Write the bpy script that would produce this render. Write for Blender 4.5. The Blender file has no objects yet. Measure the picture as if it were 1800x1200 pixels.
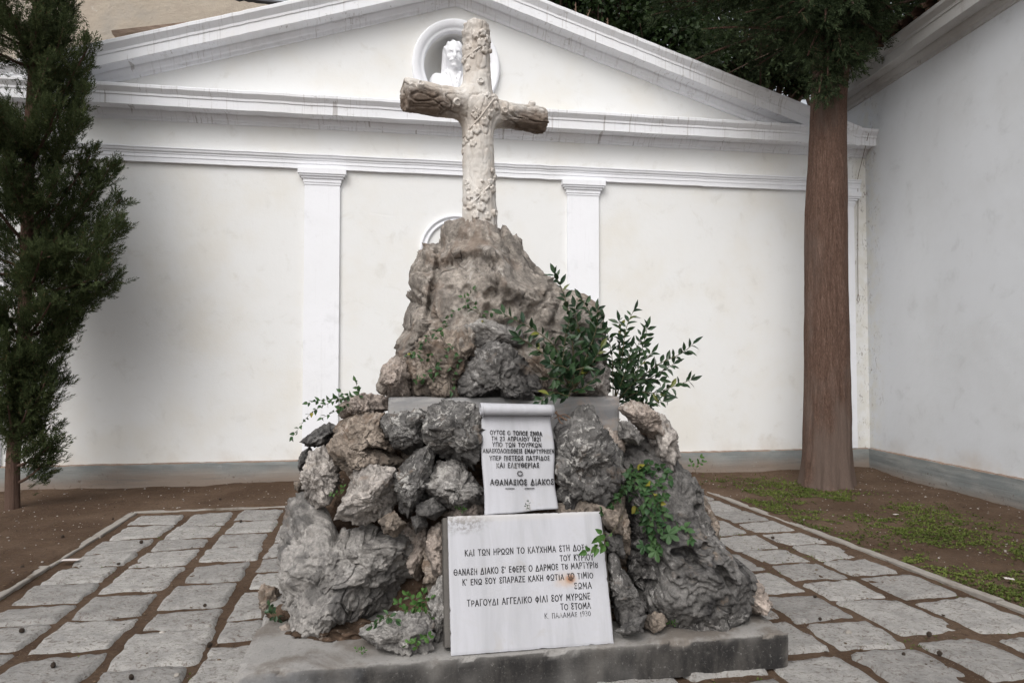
import bpy, bmesh, math, random
import numpy as np
from mathutils import Vector, Matrix

rng = np.random.default_rng(7)
random.seed(7)
S = bpy.context.scene
COL = S.collection
R = math.radians

# ------------------------------------------------------------------ camera
H = 1.6
FPX = 1200.0
PITCH = math.atan(39 / 1200)
cd = bpy.data.cameras.new('camera'); cam = bpy.data.objects.new('camera', cd); COL.objects.link(cam)
cam.location = (0, 0, H); cam.rotation_euler = (math.pi / 2 + PITCH, 0, 0)
cd.sensor_width = 36; cd.lens = 24; cd.clip_end = 500; cd.clip_start = 0.05
S.camera = cam
# ------------------------------------------------------------------ world, sun, exposure
SUN_EL, SUN_AZ = 48, 200       # overcast: broad soft sun from behind the camera, a little to its left
w = bpy.data.worlds.new('World'); S.world = w; w.use_nodes = True
nt = w.node_tree; bg = nt.nodes['Background']
sky = nt.nodes.new('ShaderNodeTexSky'); sky.sky_type = 'NISHITA'; sky.sun_disc = False
sky.sun_elevation = R(SUN_EL); sky.sun_rotation = R(SUN_AZ); sky.dust_density = 6; sky.air_density = 1.0; sky.ozone_density = 1.0
hs = nt.nodes.new('ShaderNodeHueSaturation'); hs.inputs['Saturation'].default_value = 0.22     # cloud cover takes the blue out
nt.links.new(sky.outputs[0], hs.inputs['Color']); nt.links.new(hs.outputs[0], bg.inputs[0])
bg.inputs[1].default_value = 0.15
sd = bpy.data.lights.new('sun', 'SUN'); sun = bpy.data.objects.new('sun', sd); COL.objects.link(sun)
sd.energy = 0.5; sd.angle = R(75); sd.color = (1, 0.985, 0.96)
az = R(SUN_AZ); el = R(SUN_EL)
sdir = Vector((math.sin(az) * math.cos(el), math.cos(az) * math.cos(el), math.sin(el)))
sun.rotation_euler = (-sdir).to_track_quat('-Z', 'Y').to_euler(); sun.location = (-6, -8, 14)
S.view_settings.view_transform = 'Standard'; S.view_settings.look = 'None'; S.view_settings.gamma = 1
S.view_settings.exposure = 0.27

# ------------------------------------------------------------------ geometry helpers
def ray(px, py):
    x = (px - 900) / FPX; y = (600 - py) / FPX
    return np.array([x, math.cos(PITCH) - y * math.sin(PITCH), math.sin(PITCH) + y * math.cos(PITCH)])
def at(px, py, Y):
    d = ray(px, py); t = Y / d[1]
    return np.array([d[0] * t, Y, H + d[2] * t])
def gnd(px, py, z=0.0):
    d = ray(px, py); t = (z - H) / d[2]
    return np.array([d[0] * t, d[1] * t, z])

_pr = np.random.default_rng(11)
_perm = np.concatenate([_pr.permutation(256)] * 3)
_grad = _pr.normal(size=(256, 3)); _grad /= np.linalg.norm(_grad, axis=1)[:, None]
_jit = _pr.random((256, 3))
def _hash(ix, iy, iz):
    return _perm[(_perm[(_perm[ix & 255] + iy) & 255] + iz) & 255]
def perlin(P, seed=0):
    P = np.asarray(P, float) + seed * 13.37
    I = np.floor(P).astype(np.int64); F = P - I
    U = F * F * F * (F * (F * 6 - 15) + 10)
    res = 0
    for dx in (0, 1):
        wx = U[:, 0] if dx else 1 - U[:, 0]
        for dy in (0, 1):
            wy = U[:, 1] if dy else 1 - U[:, 1]
            for dz in (0, 1):
                wz = U[:, 2] if dz else 1 - U[:, 2]
                g = _grad[_hash(I[:, 0] + dx, I[:, 1] + dy, I[:, 2] + dz)]
                d = (g * (F - (dx, dy, dz))).sum(1)
                res = res + wx * wy * wz * d
    return res * 1.5
def fbm(P, octs=4, seed=0, lac=2.05, gain=0.5):
    P = np.asarray(P, float); a = 1; s = 0
    for o in range(octs):
        s = s + a * perlin(P, seed + o * 3.1); P = P * lac; a *= gain
    return s
def ridged(P, octs=3, seed=0):
    P = np.asarray(P, float); a = 1; s = 0; n = 0
    for o in range(octs):
        s = s + a * (1 - 2 * np.abs(perlin(P, seed + o * 2.7))); n += a; P = P * 2.1; a *= 0.5
    return s / n
def worley(P, seed=0):
    P = np.asarray(P, float) + seed * 7.77
    I = np.floor(P).astype(np.int64); F = P - I
    f1 = np.full(len(P), 9.0); f2 = np.full(len(P), 9.0)
    for dx in (-1, 0, 1):
        for dy in (-1, 0, 1):
            for dz in (-1, 0, 1):
                j = _jit[_hash(I[:, 0] + dx, I[:, 1] + dy, I[:, 2] + dz)]
                d = np.linalg.norm(j + (dx, dy, dz) - F, axis=1)
                m = d < f1
                f2 = np.where(m, f1, np.minimum(f2, d)); f1 = np.where(m, d, f1)
    return f1, f2
def facets(P, seed=0):
    """every cell of a Voronoi partition gets its own tilted plane: broken, angular faces"""
    P = np.asarray(P, float) + seed * 5.31
    I = np.floor(P).astype(np.int64); F = P - I
    f1 = np.full(len(P), 9.0); out = np.zeros(len(P))
    for dx in (-1, 0, 1):
        for dy in (-1, 0, 1):
            for dz in (-1, 0, 1):
                h = _hash(I[:, 0] + dx, I[:, 1] + dy, I[:, 2] + dz)
                v = F - (_jit[h] + (dx, dy, dz)); d = np.linalg.norm(v, axis=1); m = d < f1
                f1 = np.where(m, d, f1); out = np.where(m, (v * _grad[(h * 7 + 13) & 255]).sum(1) + (_jit[h][:, 0] - 0.5) * 0.5, out)
    return out
def sstep(a, b, x):
    t = np.clip((x - a) / (b - a), 0, 1); return t * t * (3 - 2 * t)

def mesh_from(name, V, F, smooth=True):
    """F: (M,k) array or list of tuples."""
    me = bpy.data.meshes.new(name)
    V = np.asarray(V, np.float32)
    if isinstance(F, np.ndarray):
        k = F.shape[1]; M = len(F)
        me.vertices.add(len(V)); me.vertices.foreach_set('co', V.ravel())
        me.loops.add(M * k); me.loops.foreach_set('vertex_index', F.astype(np.int32).ravel())
        me.polygons.add(M)
        me.polygons.foreach_set('loop_start', np.arange(0, M * k, k, dtype=np.int32))
        me.polygons.foreach_set('loop_total', np.full(M, k, np.int32))
        me.update(calc_edges=True); me.validate()
    else:
        me.from_pydata([tuple(map(float, v)) for v in V], [], [tuple(int(i) for i in f) for f in F]); me.update()
    if smooth:
        me.polygons.foreach_set('use_smooth', np.ones(len(me.polygons), bool))
    return me
def tag(o, label=None, cat=None, group=None, kind=None):
    if label: o['label'] = label
    if cat: o['category'] = cat
    if group: o['group'] = group
    if kind: o['kind'] = kind
    return o
def empty(name, loc=(0, 0, 0), rot=(0, 0, 0), **k):
    o = bpy.data.objects.new(name, None); COL.objects.link(o)
    o.location = loc; o.rotation_euler = rot; o.empty_display_size = 0.1
    return tag(o, **k)
def mk(name, V, F, mat, parent=None, origin=None, smooth=True, local=False, **k):
    """Verts in world coordinates unless local=True (then in the parent's frame)."""
    V = np.asarray(V, float)
    if parent is not None and not local:
        V = V - np.array(parent.matrix_basis.translation)
        if parent.parent is not None: V = V - np.array(parent.parent.matrix_basis.translation)
    off = np.zeros(3)
    if origin is not None:
        off = np.asarray(origin, float); V = V - off
    o = bpy.data.objects.new(name, mesh_from(name, V, F, smooth)); COL.objects.link(o)
    o.location = off
    if parent is not None: o.parent = parent
    if mat is not None: o.data.materials.append(mat)
    return tag(o, **k)

class MB:
    """collects plain shapes into one mesh"""
    def __init__(self): self.V = []; self.F = []
    def add(self, V, F):
        b = len(self.V); self.V += [tuple(v) for v in V]; self.F += [tuple(i + b for i in f) for f in F]
    def box(self, x0, x1, y0, y1, z0, z1):
        V = [(x, y, z) for z in (z0, z1) for y in (y0, y1) for x in (x0, x1)]
        self.add(V, [(0, 2, 3, 1), (4, 5, 7, 6), (0, 1, 5, 4), (2, 6, 7, 3), (0, 4, 6, 2), (1, 3, 7, 5)])
    def tube(self, pts, rad, n=6, cap=True):
        pts = [np.asarray(p, float) for p in pts]; m = len(pts)
        if np.isscalar(rad): rad = [rad] * m
        V = []; t0 = pts[1] - pts[0]
        ref = np.array([0.31, 0.17, 0.93]) if abs(t0[2]) < 0.9 * np.linalg.norm(t0) else np.array([1.0, 0.1, 0])
        for i, p in enumerate(pts):
            t = pts[min(i + 1, m - 1)] - pts[max(i - 1, 0)]; t = t / (np.linalg.norm(t) + 1e-9)
            a = np.cross(t, ref); a /= np.linalg.norm(a) + 1e-9; b = np.cross(t, a)
            for j in range(n):
                q = 2 * math.pi * j / n; V.append(p + rad[i] * (math.cos(q) * a + math.sin(q) * b))
        F = [(i * n + j, i * n + (j + 1) % n, (i + 1) * n + (j + 1) % n, (i + 1) * n + j) for i in range(m - 1) for j in range(n)]
        if cap: F += [tuple(range(n))[::-1], tuple(range((m - 1) * n, m * n))]
        self.add(V, F)
    def sweep(self, prof, path, cap=True):
        """prof [(d,z)], path [(u,z)]; wall frame: d stands out towards -y"""
        n = len(prof); V = []
        for (u, zz) in path: V += [(u, -d, zz + z) for d, z in prof]
        F = [(i * n + j, (i + 1) * n + j, (i + 1) * n + (j + 1) % n, i * n + (j + 1) % n) for i in range(len(path) - 1) for j in range(n)]
        if cap: F += [tuple(range(n)), tuple(range((len(path) - 1) * n, len(path) * n))[::-1]]
        self.add(V, F)
    def build(self, name, mat, parent=None, smooth=False, **k):
        return mk(name, np.array(self.V), self.F, mat, parent, smooth=smooth, **k)

def nets(f, org, h):
    """naive surface nets: grid of signed distances -> verts, quads"""
    ins = f < 0; nx, ny, nz = f.shape
    c = (nx - 1, ny - 1, nz - 1)
    acc = np.zeros(c + (3,)); cnt = np.zeros(c)
    for ax in range(3):
        o1, o2 = [a for a in range(3) if a != ax]
        for da in (0, 1):
            for db in (0, 1):
                s0 = [slice(0, n) for n in c]; s1 = [slice(0, n) for n in c]
                for o, dd in ((o1, da), (o2, db)):
                    s0[o] = slice(dd, dd + c[o]); s1[o] = slice(dd, dd + c[o])
                s1[ax] = slice(1, 1 + c[ax])
                fa = f[tuple(s0)]; fb = f[tuple(s1)]; cr = (fa < 0) != (fb < 0)
                t = np.where(cr, fa / np.where(cr, fa - fb, 1), 0)
                cnt += cr
                acc[..., ax] += np.where(cr, t, 0); acc[..., o1] += np.where(cr, da, 0); acc[..., o2] += np.where(cr, db, 0)
    m = cnt > 0; idx = -np.ones(c, np.int64); idx[m] = np.arange(m.sum())
    ii = np.stack(np.nonzero(m), 1)
    V = (ii + acc[m] / cnt[m][:, None]) * h + np.asarray(org)
    Q = []
    for ax in range(3):
        o1, o2 = (ax + 1) % 3, (ax + 2) % 3
        a = [slice(None)] * 3; b = [slice(None)] * 3
        a[ax] = slice(0, -1); b[ax] = slice(1, None)
        A = ins[tuple(a)]; B = ins[tuple(b)]
        e = np.stack(np.nonzero(A != B), 1)
        e = e[(e[:, o1] >= 1) & (e[:, o2] >= 1) & (e[:, o1] < f.shape[o1] - 1) & (e[:, o2] < f.shape[o2] - 1)]
        sg = A[e[:, 0], e[:, 1], e[:, 2]]
        def cell(d1, d2):
            q = e.copy(); q[:, o1] -= d1; q[:, o2] -= d2
            return idx[q[:, 0], q[:, 1], q[:, 2]]
        q = np.stack([cell(1, 1), cell(0, 1), cell(0, 0), cell(1, 0)], 1)
        q[~sg] = q[~sg][:, ::-1]
        Q.append(q)
    return V, np.concatenate(Q)

# ------------------------------------------------------------------ material helpers
class M:
    def __init__(s, name, rough=0.85, spec=0.3, coord='Object'):
        s.m = bpy.data.materials.new(name); s.m.use_nodes = True; s.t = s.m.node_tree
        s.b = s.t.nodes['Principled BSDF']; s.b.inputs['Roughness'].default_value = rough
        s.b.inputs['Specular IOR Level'].default_value = spec
        s.c = s.t.nodes.new('ShaderNodeTexCoord').outputs[coord]; s.bh = None
    def lk(s, v, sock):
        if hasattr(v, "is_output"): s.t.links.new(v, sock)
        elif isinstance(v, (tuple, list)): sock.default_value = tuple(v) + ((1,) if len(v) == 3 and len(sock.default_value) == 4 else ())
        else: sock.default_value = v
    def map(s, scale=(1, 1, 1), loc=(0, 0, 0), rot=(0, 0, 0), c=None):
        n = s.t.nodes.new('ShaderNodeMapping'); s.t.links.new(c or s.c, n.inputs[0])
        n.inputs['Scale'].default_value = scale; n.inputs['Location'].default_value = loc; n.inputs['Rotation'].default_value = rot
        return n.outputs[0]
    def noise(s, scale, detail=5, rough=0.55, dist=0, c=None):
        n = s.t.nodes.new('ShaderNodeTexNoise'); s.t.links.new(c or s.c, n.inputs['Vector'])
        n.inputs['Scale'].default_value = scale; n.inputs['Detail'].default_value = detail
        n.inputs['Roughness'].default_value = rough; n.inputs['Distortion'].default_value = dist
        return n.outputs['Fac']
    def vor(s, scale, c=None, feature='F1', out='Distance', rnd=1):
        n = s.t.nodes.new('ShaderNodeTexVoronoi'); n.feature = feature; s.t.links.new(c or s.c, n.inputs['Vector'])
        n.inputs['Scale'].default_value = scale; n.inputs['Randomness'].default_value = rnd
        return n.outputs[out]
    def ramp(s, f, stops, interp='LINEAR'):
        n = s.t.nodes.new('ShaderNodeValToRGB'); n.color_ramp.interpolation = interp; s.t.links.new(f, n.inputs[0])
        e = n.color_ramp.elements
        while len(e) < len(stops): e.new(0.5)
        for i, (p, c) in enumerate(stops):
            e[i].position = p; e[i].color = (c, c, c, 1) if np.isscalar(c) else tuple(c) + (1,)
        return n.outputs[0]
    def step(s, f, a, b): 
        n = s.t.nodes.new('ShaderNodeMapRange'); n.interpolation_type = 'SMOOTHSTEP'
        s.lk(f, n.inputs[0]); n.inputs[1].default_value = a; n.inputs[2].default_value = b
        return n.outputs[0]
    def mix(s, f, a, b, mode='MIX'):
        n = s.t.nodes.new('ShaderNodeMix'); n.data_type = 'RGBA'; n.blend_type = mode
        s.lk(f, n.inputs[0]); s.lk(a, n.inputs[6]); s.lk(b, n.inputs[7]); return n.outputs[2]
    def math(s, op, a, b=0.0, c=None):
        n = s.t.nodes.new('ShaderNodeMath'); n.operation = op; s.lk(a, n.inputs[0]); s.lk(b, n.inputs[1])
        if c is not None: s.lk(c, n.inputs[2])
        return n.outputs[0]
    def xyz(s, c=None):
        n = s.t.nodes.new('ShaderNodeSeparateXYZ'); s.t.links.new(c or s.c, n.inputs[0]); return n.outputs
    def island(s):
        return s.t.nodes.new('ShaderNodeNewGeometry').outputs['Random Per Island']
    def bump(s, h, strength=0.4, dist=0.01):
        n = s.t.nodes.new('ShaderNodeBump'); s.lk(h, n.inputs['Height']); n.inputs['Strength'].default_value = strength
        n.inputs['Distance'].default_value = dist
        if s.bh: s.t.links.new(s.bh, n.inputs['Normal'])
        s.bh = n.outputs[0]
    def out(s, col, rough=None):
        s.lk(col, s.b.inputs['Base Color'])
        if rough is not None: s.lk(rough, s.b.inputs['Roughness'])
        if s.bh: s.t.links.new(s.bh, s.b.inputs['Normal'])
        return s.m

def plaster(name, base, tint, corner=False, splash=0.0, streak=0.0):
    m = M(name, 0.9, 0.2)
    n = m.noise(0.9, 6, 0.6); col = m.mix(m.step(n, 0.42, 0.72), base, tint)
    n2 = m.noise(3.5, 6, 0.65, 0.4); col = m.mix(m.math('MULTIPLY', m.step(n2, 0.54, 0.75), 0.55), col, tuple(x * 0.84 for x in tint))
    x, y, z = m.xyz()
    if splash:        # earth splashed up the foot of the wall
        q = m.math('ADD', m.math('MULTIPLY', m.noise(1.6, 5, 0.6), 1.3), m.math('MULTIPLY', z, -1.0))
        col = m.mix(m.math('MULTIPLY', m.step(q, 0.1, 0.75), splash), col, (0.50, 0.42, 0.34))
    if corner is not False:      # specks of black mould along the corner
        ax = x if corner == 'x' else y
        near = m.step(m.math('ABSOLUTE', m.math('ADD', ax, 0.06)), 0.42, 0.02)
        sp = m.step(m.noise(19, 8, 0.8, 1.2, m.map((1, 1, 0.45))), 0.545, 0.61)
        bl = m.step(m.noise(3.2, 4), 0.40, 0.60)
        col = m.mix(m.math('MULTIPLY', m.math('MULTIPLY', near, sp), m.math('MULTIPLY', bl, 0.95)), col, (0.17, 0.13, 0.10))
        col = m.mix(m.math('MULTIPLY', m.math('MULTIPLY', near, m.step(m.noise(5, 5, 0.6), 0.40, 0.62)), 0.45), col, (0.62, 0.60, 0.52))
    if streak:        # rain streaks under the ledge
        a = m.noise(1.0, 6, 0.7, 0, m.map((38, 5, 0.9))); b = m.noise(1.0, 3, 0.5, 0, m.map((1.1, 0.5, 0.4)))
        st = m.math('MULTIPLY', m.step(a, 0.54, 0.66), m.step(b, 0.36, 0.60))
        col = m.mix(m.math('MULTIPLY', st, streak), col, (0.34, 0.31, 0.285))
        a = m.noise(1.0, 4, 0.6, 0, m.map((11, 3, 0.5), (3, 0, 0))); col = m.mix(m.math('MULTIPLY', m.step(a, 0.655, 0.685), streak), col, (0.20, 0.165, 0.14))
        c2 = m.noise(1.0, 7, 0.75, 0, m.map((9, 7, 26))); col = m.mix(m.math('MULTIPLY', m.math('MULTIPLY', m.step(c2, 0.56, 0.66), m.step(b, 0.42, 0.62)), streak * 0.9), col, (0.27, 0.24, 0.21))
    m.bump(m.noise(55, 4, 0.6), 0.14, 0.01); m.bump(m.noise(5, 4, 0.5), 0.25, 0.02)
    # old trowel cracks
    v = m.vor(1.1, c=m.map((1, 1, 1), (0.3, 0, 0.2)), feature='DISTANCE_TO_EDGE'); m.bump(m.math('MULTIPLY', m.step(v, 0.0, 0.006), m.step(m.noise(0.7), 0.45, 0.6)), 0.08, 0.01)
    return m.out(col)

MAT = {}
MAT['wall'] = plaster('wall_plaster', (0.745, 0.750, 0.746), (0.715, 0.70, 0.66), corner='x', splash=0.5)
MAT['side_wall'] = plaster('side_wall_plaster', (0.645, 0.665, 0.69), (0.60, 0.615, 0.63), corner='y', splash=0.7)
MAT['trim'] = plaster('white_trim_paint', (0.815, 0.825, 0.86), (0.79, 0.80, 0.825), streak=0.06)
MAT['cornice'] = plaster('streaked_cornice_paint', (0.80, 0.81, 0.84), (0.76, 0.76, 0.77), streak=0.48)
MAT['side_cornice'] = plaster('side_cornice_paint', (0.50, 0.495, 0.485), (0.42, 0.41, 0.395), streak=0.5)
MAT['bust'] = plaster('bust_marble', (0.79, 0.80, 0.83), (0.76, 0.765, 0.78))

def base_mat(name, brown):
    m = M(name, 0.85, 0.25)
    x, y, z = m.xyz()
    col = m.mix(m.step(m.noise(2.2, 6, 0.6, 0, m.map((1, 1, 3))), 0.38, 0.68), (0.205, 0.222, 0.222), (0.275, 0.285, 0.275))
    q = m.math('ADD', m.math('MULTIPLY', m.noise(0.7, 4, 0.55), brown), m.math('MULTIPLY', z, -1.9))
    col = m.mix(m.math('MULTIPLY', m.step(q, -0.12, 0.34), 0.85), col, (0.235, 0.182, 0.145))
    sp = m.math('MULTIPLY', m.step(m.noise(17, 8, 0.75), 0.56, 0.66), m.step(m.math('SUBTRACT', m.noise(2.5, 4), m.math('MULTIPLY', z, 1.3)), 0.20, 0.50))
    col = m.mix(m.math('MULTIPLY', sp, 0.8), col, (0.09, 0.06, 0.04))
    col = m.mix(m.math('MULTIPLY', m.step(m.noise(9, 7, 0.7, 0.6), 0.62, 0.70), 0.35), col, (0.36, 0.37, 0.36))
    lipn = m.math('ADD', z, m.math('MULTIPLY', m.noise(3.0, 6, 0.7), 0.05))
    col = m.mix(m.math('MULTIPLY', m.step(lipn, 0.349, 0.356), 0.85), col, (0.24, 0.165, 0.12))
    col = m.mix(m.math('MULTIPLY', m.step(m.noise(1, 5, 0.6, 0, m.map((1.2, 1.2, 26))), 0.56, 0.64), 0.4), col, (0.15, 0.15, 0.145))
    m.bump(m.noise(30, 5, 0.6), 0.3, 0.01); m.bump(m.noise(1, 4, 0.5, 0, m.map((0.6, 0.6, 9))), 0.5, 0.03)
    return m.out(col)
MAT['base'] = base_mat('grey_dado_paint', 1.0)
MAT['side_base'] = base_mat('side_dado_paint', 0.45)

def rough_wall():
    m = M('rough_render', 0.95, 0.15)
    col = m.ramp(m.noise(1.3, 8, 0.65, 0.3), [(0.3, (0.34, 0.29, 0.24)), (0.5, (0.42, 0.365, 0.30)), (0.7, (0.36, 0.33, 0.29))])
    col = m.mix(m.step(m.noise(2.4, 6, 0.7, 0.8), 0.60, 0.72), col, (0.50, 0.46, 0.40))
    m.bump(m.noise(14, 8, 0.7), 0.6, 0.03); m.bump(m.noise(2.5, 4, 0.5), 0.5, 0.06)
    return m.out(col)
MAT['rough'] = rough_wall()
m = M('dark_slate', 0.6); MAT['slate'] = m.out(m.mix(m.noise(6), (0.035, 0.037, 0.045), (0.07, 0.07, 0.08)))
def wood():
    m = M('weathered_board', 0.85)
    m.bump(m.noise(1, 5, 0.6, 0, m.map((2, 30, 60))), 0.4, 0.01)
    return m.out(m.ramp(m.noise(1, 6, 0.6, 0.5, m.map((1.5, 22, 40))), [(0.3, (0.17, 0.12, 0.09)), (0.7, (0.33, 0.25, 0.19))]))
MAT['wood'] = wood()
def tile():
    m = M('old_roof_tile', 0.9)
    m.bump(m.noise(30, 5), 0.3, 0.01)
    return m.out(m.ramp(m.noise(4, 6, 0.65), [(0.3, (0.045, 0.035, 0.03)), (0.55, (0.11, 0.065, 0.045)), (0.75, (0.16, 0.10, 0.07))]))
MAT['tile'] = tile()

def rock_mat(name, a, b, c, lich, wb=0.5, wc=0.5, wl=0.5, sc=1.0, fine=1.0):
    """a main stone, b darker stone, c earthy brown, lich pale crust; w* shift how much of each shows"""
    m = M(name, 0.9, 0.22)
    n1 = m.noise(3.4 * sc, 9, 0.66, 0.8); col = m.mix(m.step(n1, 0.66 - 0.32 * wb, 0.84 - 0.32 * wb), a, b)
    n5 = m.noise(9 * sc, 9, 0.72, 0.6); col = m.mix(0.95 * fine, col, m.ramp(n5, [(0.30, 0.17), (0.5, 0.5), (0.70, 0.80)]), 'OVERLAY')
    n7 = m.noise(34, 9, 0.78, 0.3, m.map((1, 1, 1.3), (9, 2, 6))); col = m.mix(0.85 * fine, col, m.ramp(n7, [(0.34, 0.22), (0.5, 0.5), (0.66, 0.76)]), 'OVERLAY')
    n6 = m.noise(1, 7, 0.66, 0.9, m.map((4.5 * sc, 4.5 * sc, 3.0 * sc), (2, 4, 1))); col = m.mix(m.math('MULTIPLY', m.step(n6, 0.52, 0.63), 0.7), col, b)
    n2 = m.noise(4.6 * sc, 9, 0.66, 0.9, m.map((1, 1, 1), (3.1, 1.7, 5.2))); col = m.mix(m.math('MULTIPLY', m.step(n2, 0.72 - 0.32 * wc, 0.86 - 0.32 * wc), 0.75), col, c)
    n3 = m.noise(17 * sc, 10, 0.76, 0.8, m.map((1, 1, 1), (7, 3, 1))); n4 = m.noise(3.2 * sc, 5, 0.55, 0, m.map((1, 1, 1), (1, 9, 4)))
    l = m.math('MULTIPLY', m.step(n3, 0.53, 0.58), m.step(n4, 0.66 - 0.28 * wl, 0.76 - 0.28 * wl)); col = m.mix(m.math('MULTIPLY', l, 0.8 * fine), col, lich)
    dk = m.noise(30 * sc, 9, 0.78, 0.3, m.map((1, 1, 1), (2, 5, 8))); col = m.mix(m.math('MULTIPLY', m.step(dk, 0.57, 0.66), 0.55 * fine), col, tuple(x * 0.5 for x in b))
    ck = m.vor(3.3 * sc, m.mix(0.14, m.c, m.t.nodes.new('ShaderNodeTexNoise').outputs['Color']), 'DISTANCE_TO_EDGE'); ckm = m.step(m.noise(2.2, 3), 0.50, 0.60)
    ck = m.math('MULTIPLY', m.step(ck, 0.020, 0.004), ckm); col = m.mix(m.math('MULTIPLY', ck, 0.8), col, tuple(x * 0.4 for x in b))
    m.bump(m.noise(24, 9, 0.72), 0.8 * fine, 0.022); m.bump(m.noise(110, 6, 0.7), 0.5 * fine, 0.005); m.bump(m.math('SUBTRACT', 1.0, ck), 0.5, 0.012)
    return m.out(col)
G = (0.205, 0.20, 0.195); DK = (0.085, 0.083, 0.083); BR = (0.215, 0.155, 0.112); LI = (0.47, 0.455, 0.43); PK = (0.33, 0.28, 0.245)
MAT['rk_grey'] = rock_mat('grey_limestone', (0.255, 0.243, 0.230), (0.080, 0.076, 0.074), BR, LI, 0.45, 0.35, 0.6)
MAT['rk_big'] = rock_mat('smooth_limestone', (0.262, 0.248, 0.233), (0.090, 0.086, 0.083), (0.19, 0.15, 0.125), (0.40, 0.385, 0.365), 0.5, 0.4, 0.45, 0.8, 0.8)
MAT['rk_dark'] = rock_mat('dark_limestone', (0.128, 0.123, 0.118), (0.040, 0.038, 0.038), BR, LI, 0.55, 0.45, 0.75)
MAT['rk_brown'] = rock_mat('brown_limestone', (0.245, 0.205, 0.170), (0.085, 0.073, 0.064), (0.185, 0.132, 0.096), (0.43, 0.375, 0.33), 0.45, 0.65, 0.55)
MAT['rk_pale'] = rock_mat('pale_limestone', (0.36, 0.33, 0.305), (0.16, 0.148, 0.138), (0.27, 0.195, 0.14), (0.5, 0.47, 0.43), 0.4, 0.45, 0.5)
MAT['rk_pink'] = rock_mat('pinkish_limestone', PK, (0.20, 0.175, 0.155), (0.27, 0.20, 0.15), (0.50, 0.46, 0.42), 0.4, 0.45, 0.5)
MAT['rk_karst'] = rock_mat('karst_limestone', (0.138, 0.132, 0.126), (0.042, 0.040, 0.040), (0.24, 0.185, 0.14), (0.40, 0.385, 0.37), 0.5, 0.40, 0.55)
MAT['rk_peak'] = rock_mat('peak_limestone', (0.275, 0.246, 0.217), (0.108, 0.096, 0.086), (0.185, 0.142, 0.112), (0.44, 0.41, 0.375), 0.42, 0.65, 0.65, 0.75, 0.95)

def soil_mat(name, right=True):
    m = M(name, 0.97, 0.1)
    n = m.noise(1.1, 8, 0.65); col = m.mix(m.step(n, 0.36, 0.66), (0.076, 0.048, 0.031), (0.126, 0.085, 0.058))
    n2 = m.noise(35, 8, 0.75); col = m.mix(m.step(n2, 0.45, 0.72), col, (0.045, 0.030, 0.022))
    n3 = m.noise(70, 7, 0.8); col = m.mix(m.math('MULTIPLY', m.step(n3, 0.55, 0.66), 0.55), col, (0.20, 0.16, 0.13))
    v = m.vor(55); v2 = m.noise(4, 4); col = m.mix(m.math('MULTIPLY', m.step(v, 0.16, 0.09), m.step(v2, 0.48, 0.62)), col, (0.30, 0.26, 0.22))
    m.bump(m.noise(45, 8, 0.75), 0.9, 0.02); m.bump(n2, 0.6, 0.01)
    return m.out(col)
MAT['soil'] = soil_mat('brown_soil')
def slab_mat():
    m = M('paving_stone', 0.88, 0.22)
    isl = m.island()
    col = m.mix(isl, (0.265, 0.256, 0.243), (0.37, 0.358, 0.338))
    col = m.mix(m.step(isl, 0.985, 0.99), col, (0.29, 0.235, 0.175))
    n = m.noise(9, 8, 0.65, 0.4); col = m.mix(m.step(n, 0.35, 0.7), col, m.mix(1, col, (0.72, 0.72, 0.73), 'MULTIPLY'))
    d = m.noise(1, 9, 0.72, 1.0, m.map((26, 34, 20))); e = m.noise(3.3, 4)
    col = m.mix(m.math('MULTIPLY', m.math('MULTIPLY', m.step(d, 0.53, 0.62), m.step(e, 0.32, 0.58)), 0.85), col, (0.115, 0.088, 0.07))
    f2 = m.noise(1, 9, 0.78, 0.5, m.map((30, 46, 30), (4, 1, 2))); col = m.mix(m.math('MULTIPLY', m.step(f2, 0.535, 0.60), 0.75), col, (0.115, 0.096, 0.08))
    lt = m.noise(60, 6, 0.7); col = m.mix(m.math('MULTIPLY', m.step(lt, 0.58, 0.72), 0.5), col, (0.38, 0.375, 0.37))
    m.bump(m.noise(1, 9, 0.7, 0.6, m.map((22, 30, 20))), 0.8, 0.02); m.bump(m.noise(90, 5, 0.7), 0.4, 0.006)
    return m.out(col)
MAT['slab'] = slab_mat()
def kerb_mat():
    m = M('kerb_stone', 0.9, 0.2)
    col = m.mix(m.noise(7, 8, 0.7), (0.20, 0.185, 0.165), (0.33, 0.305, 0.275))
    col = m.mix(m.step(m.noise(3, 5), 0.55, 0.7), col, (0.14, 0.115, 0.09))
    m.bump(m.noise(40, 7, 0.7), 0.5, 0.01); return m.out(col)
MAT['kerb'] = kerb_mat()
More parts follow.
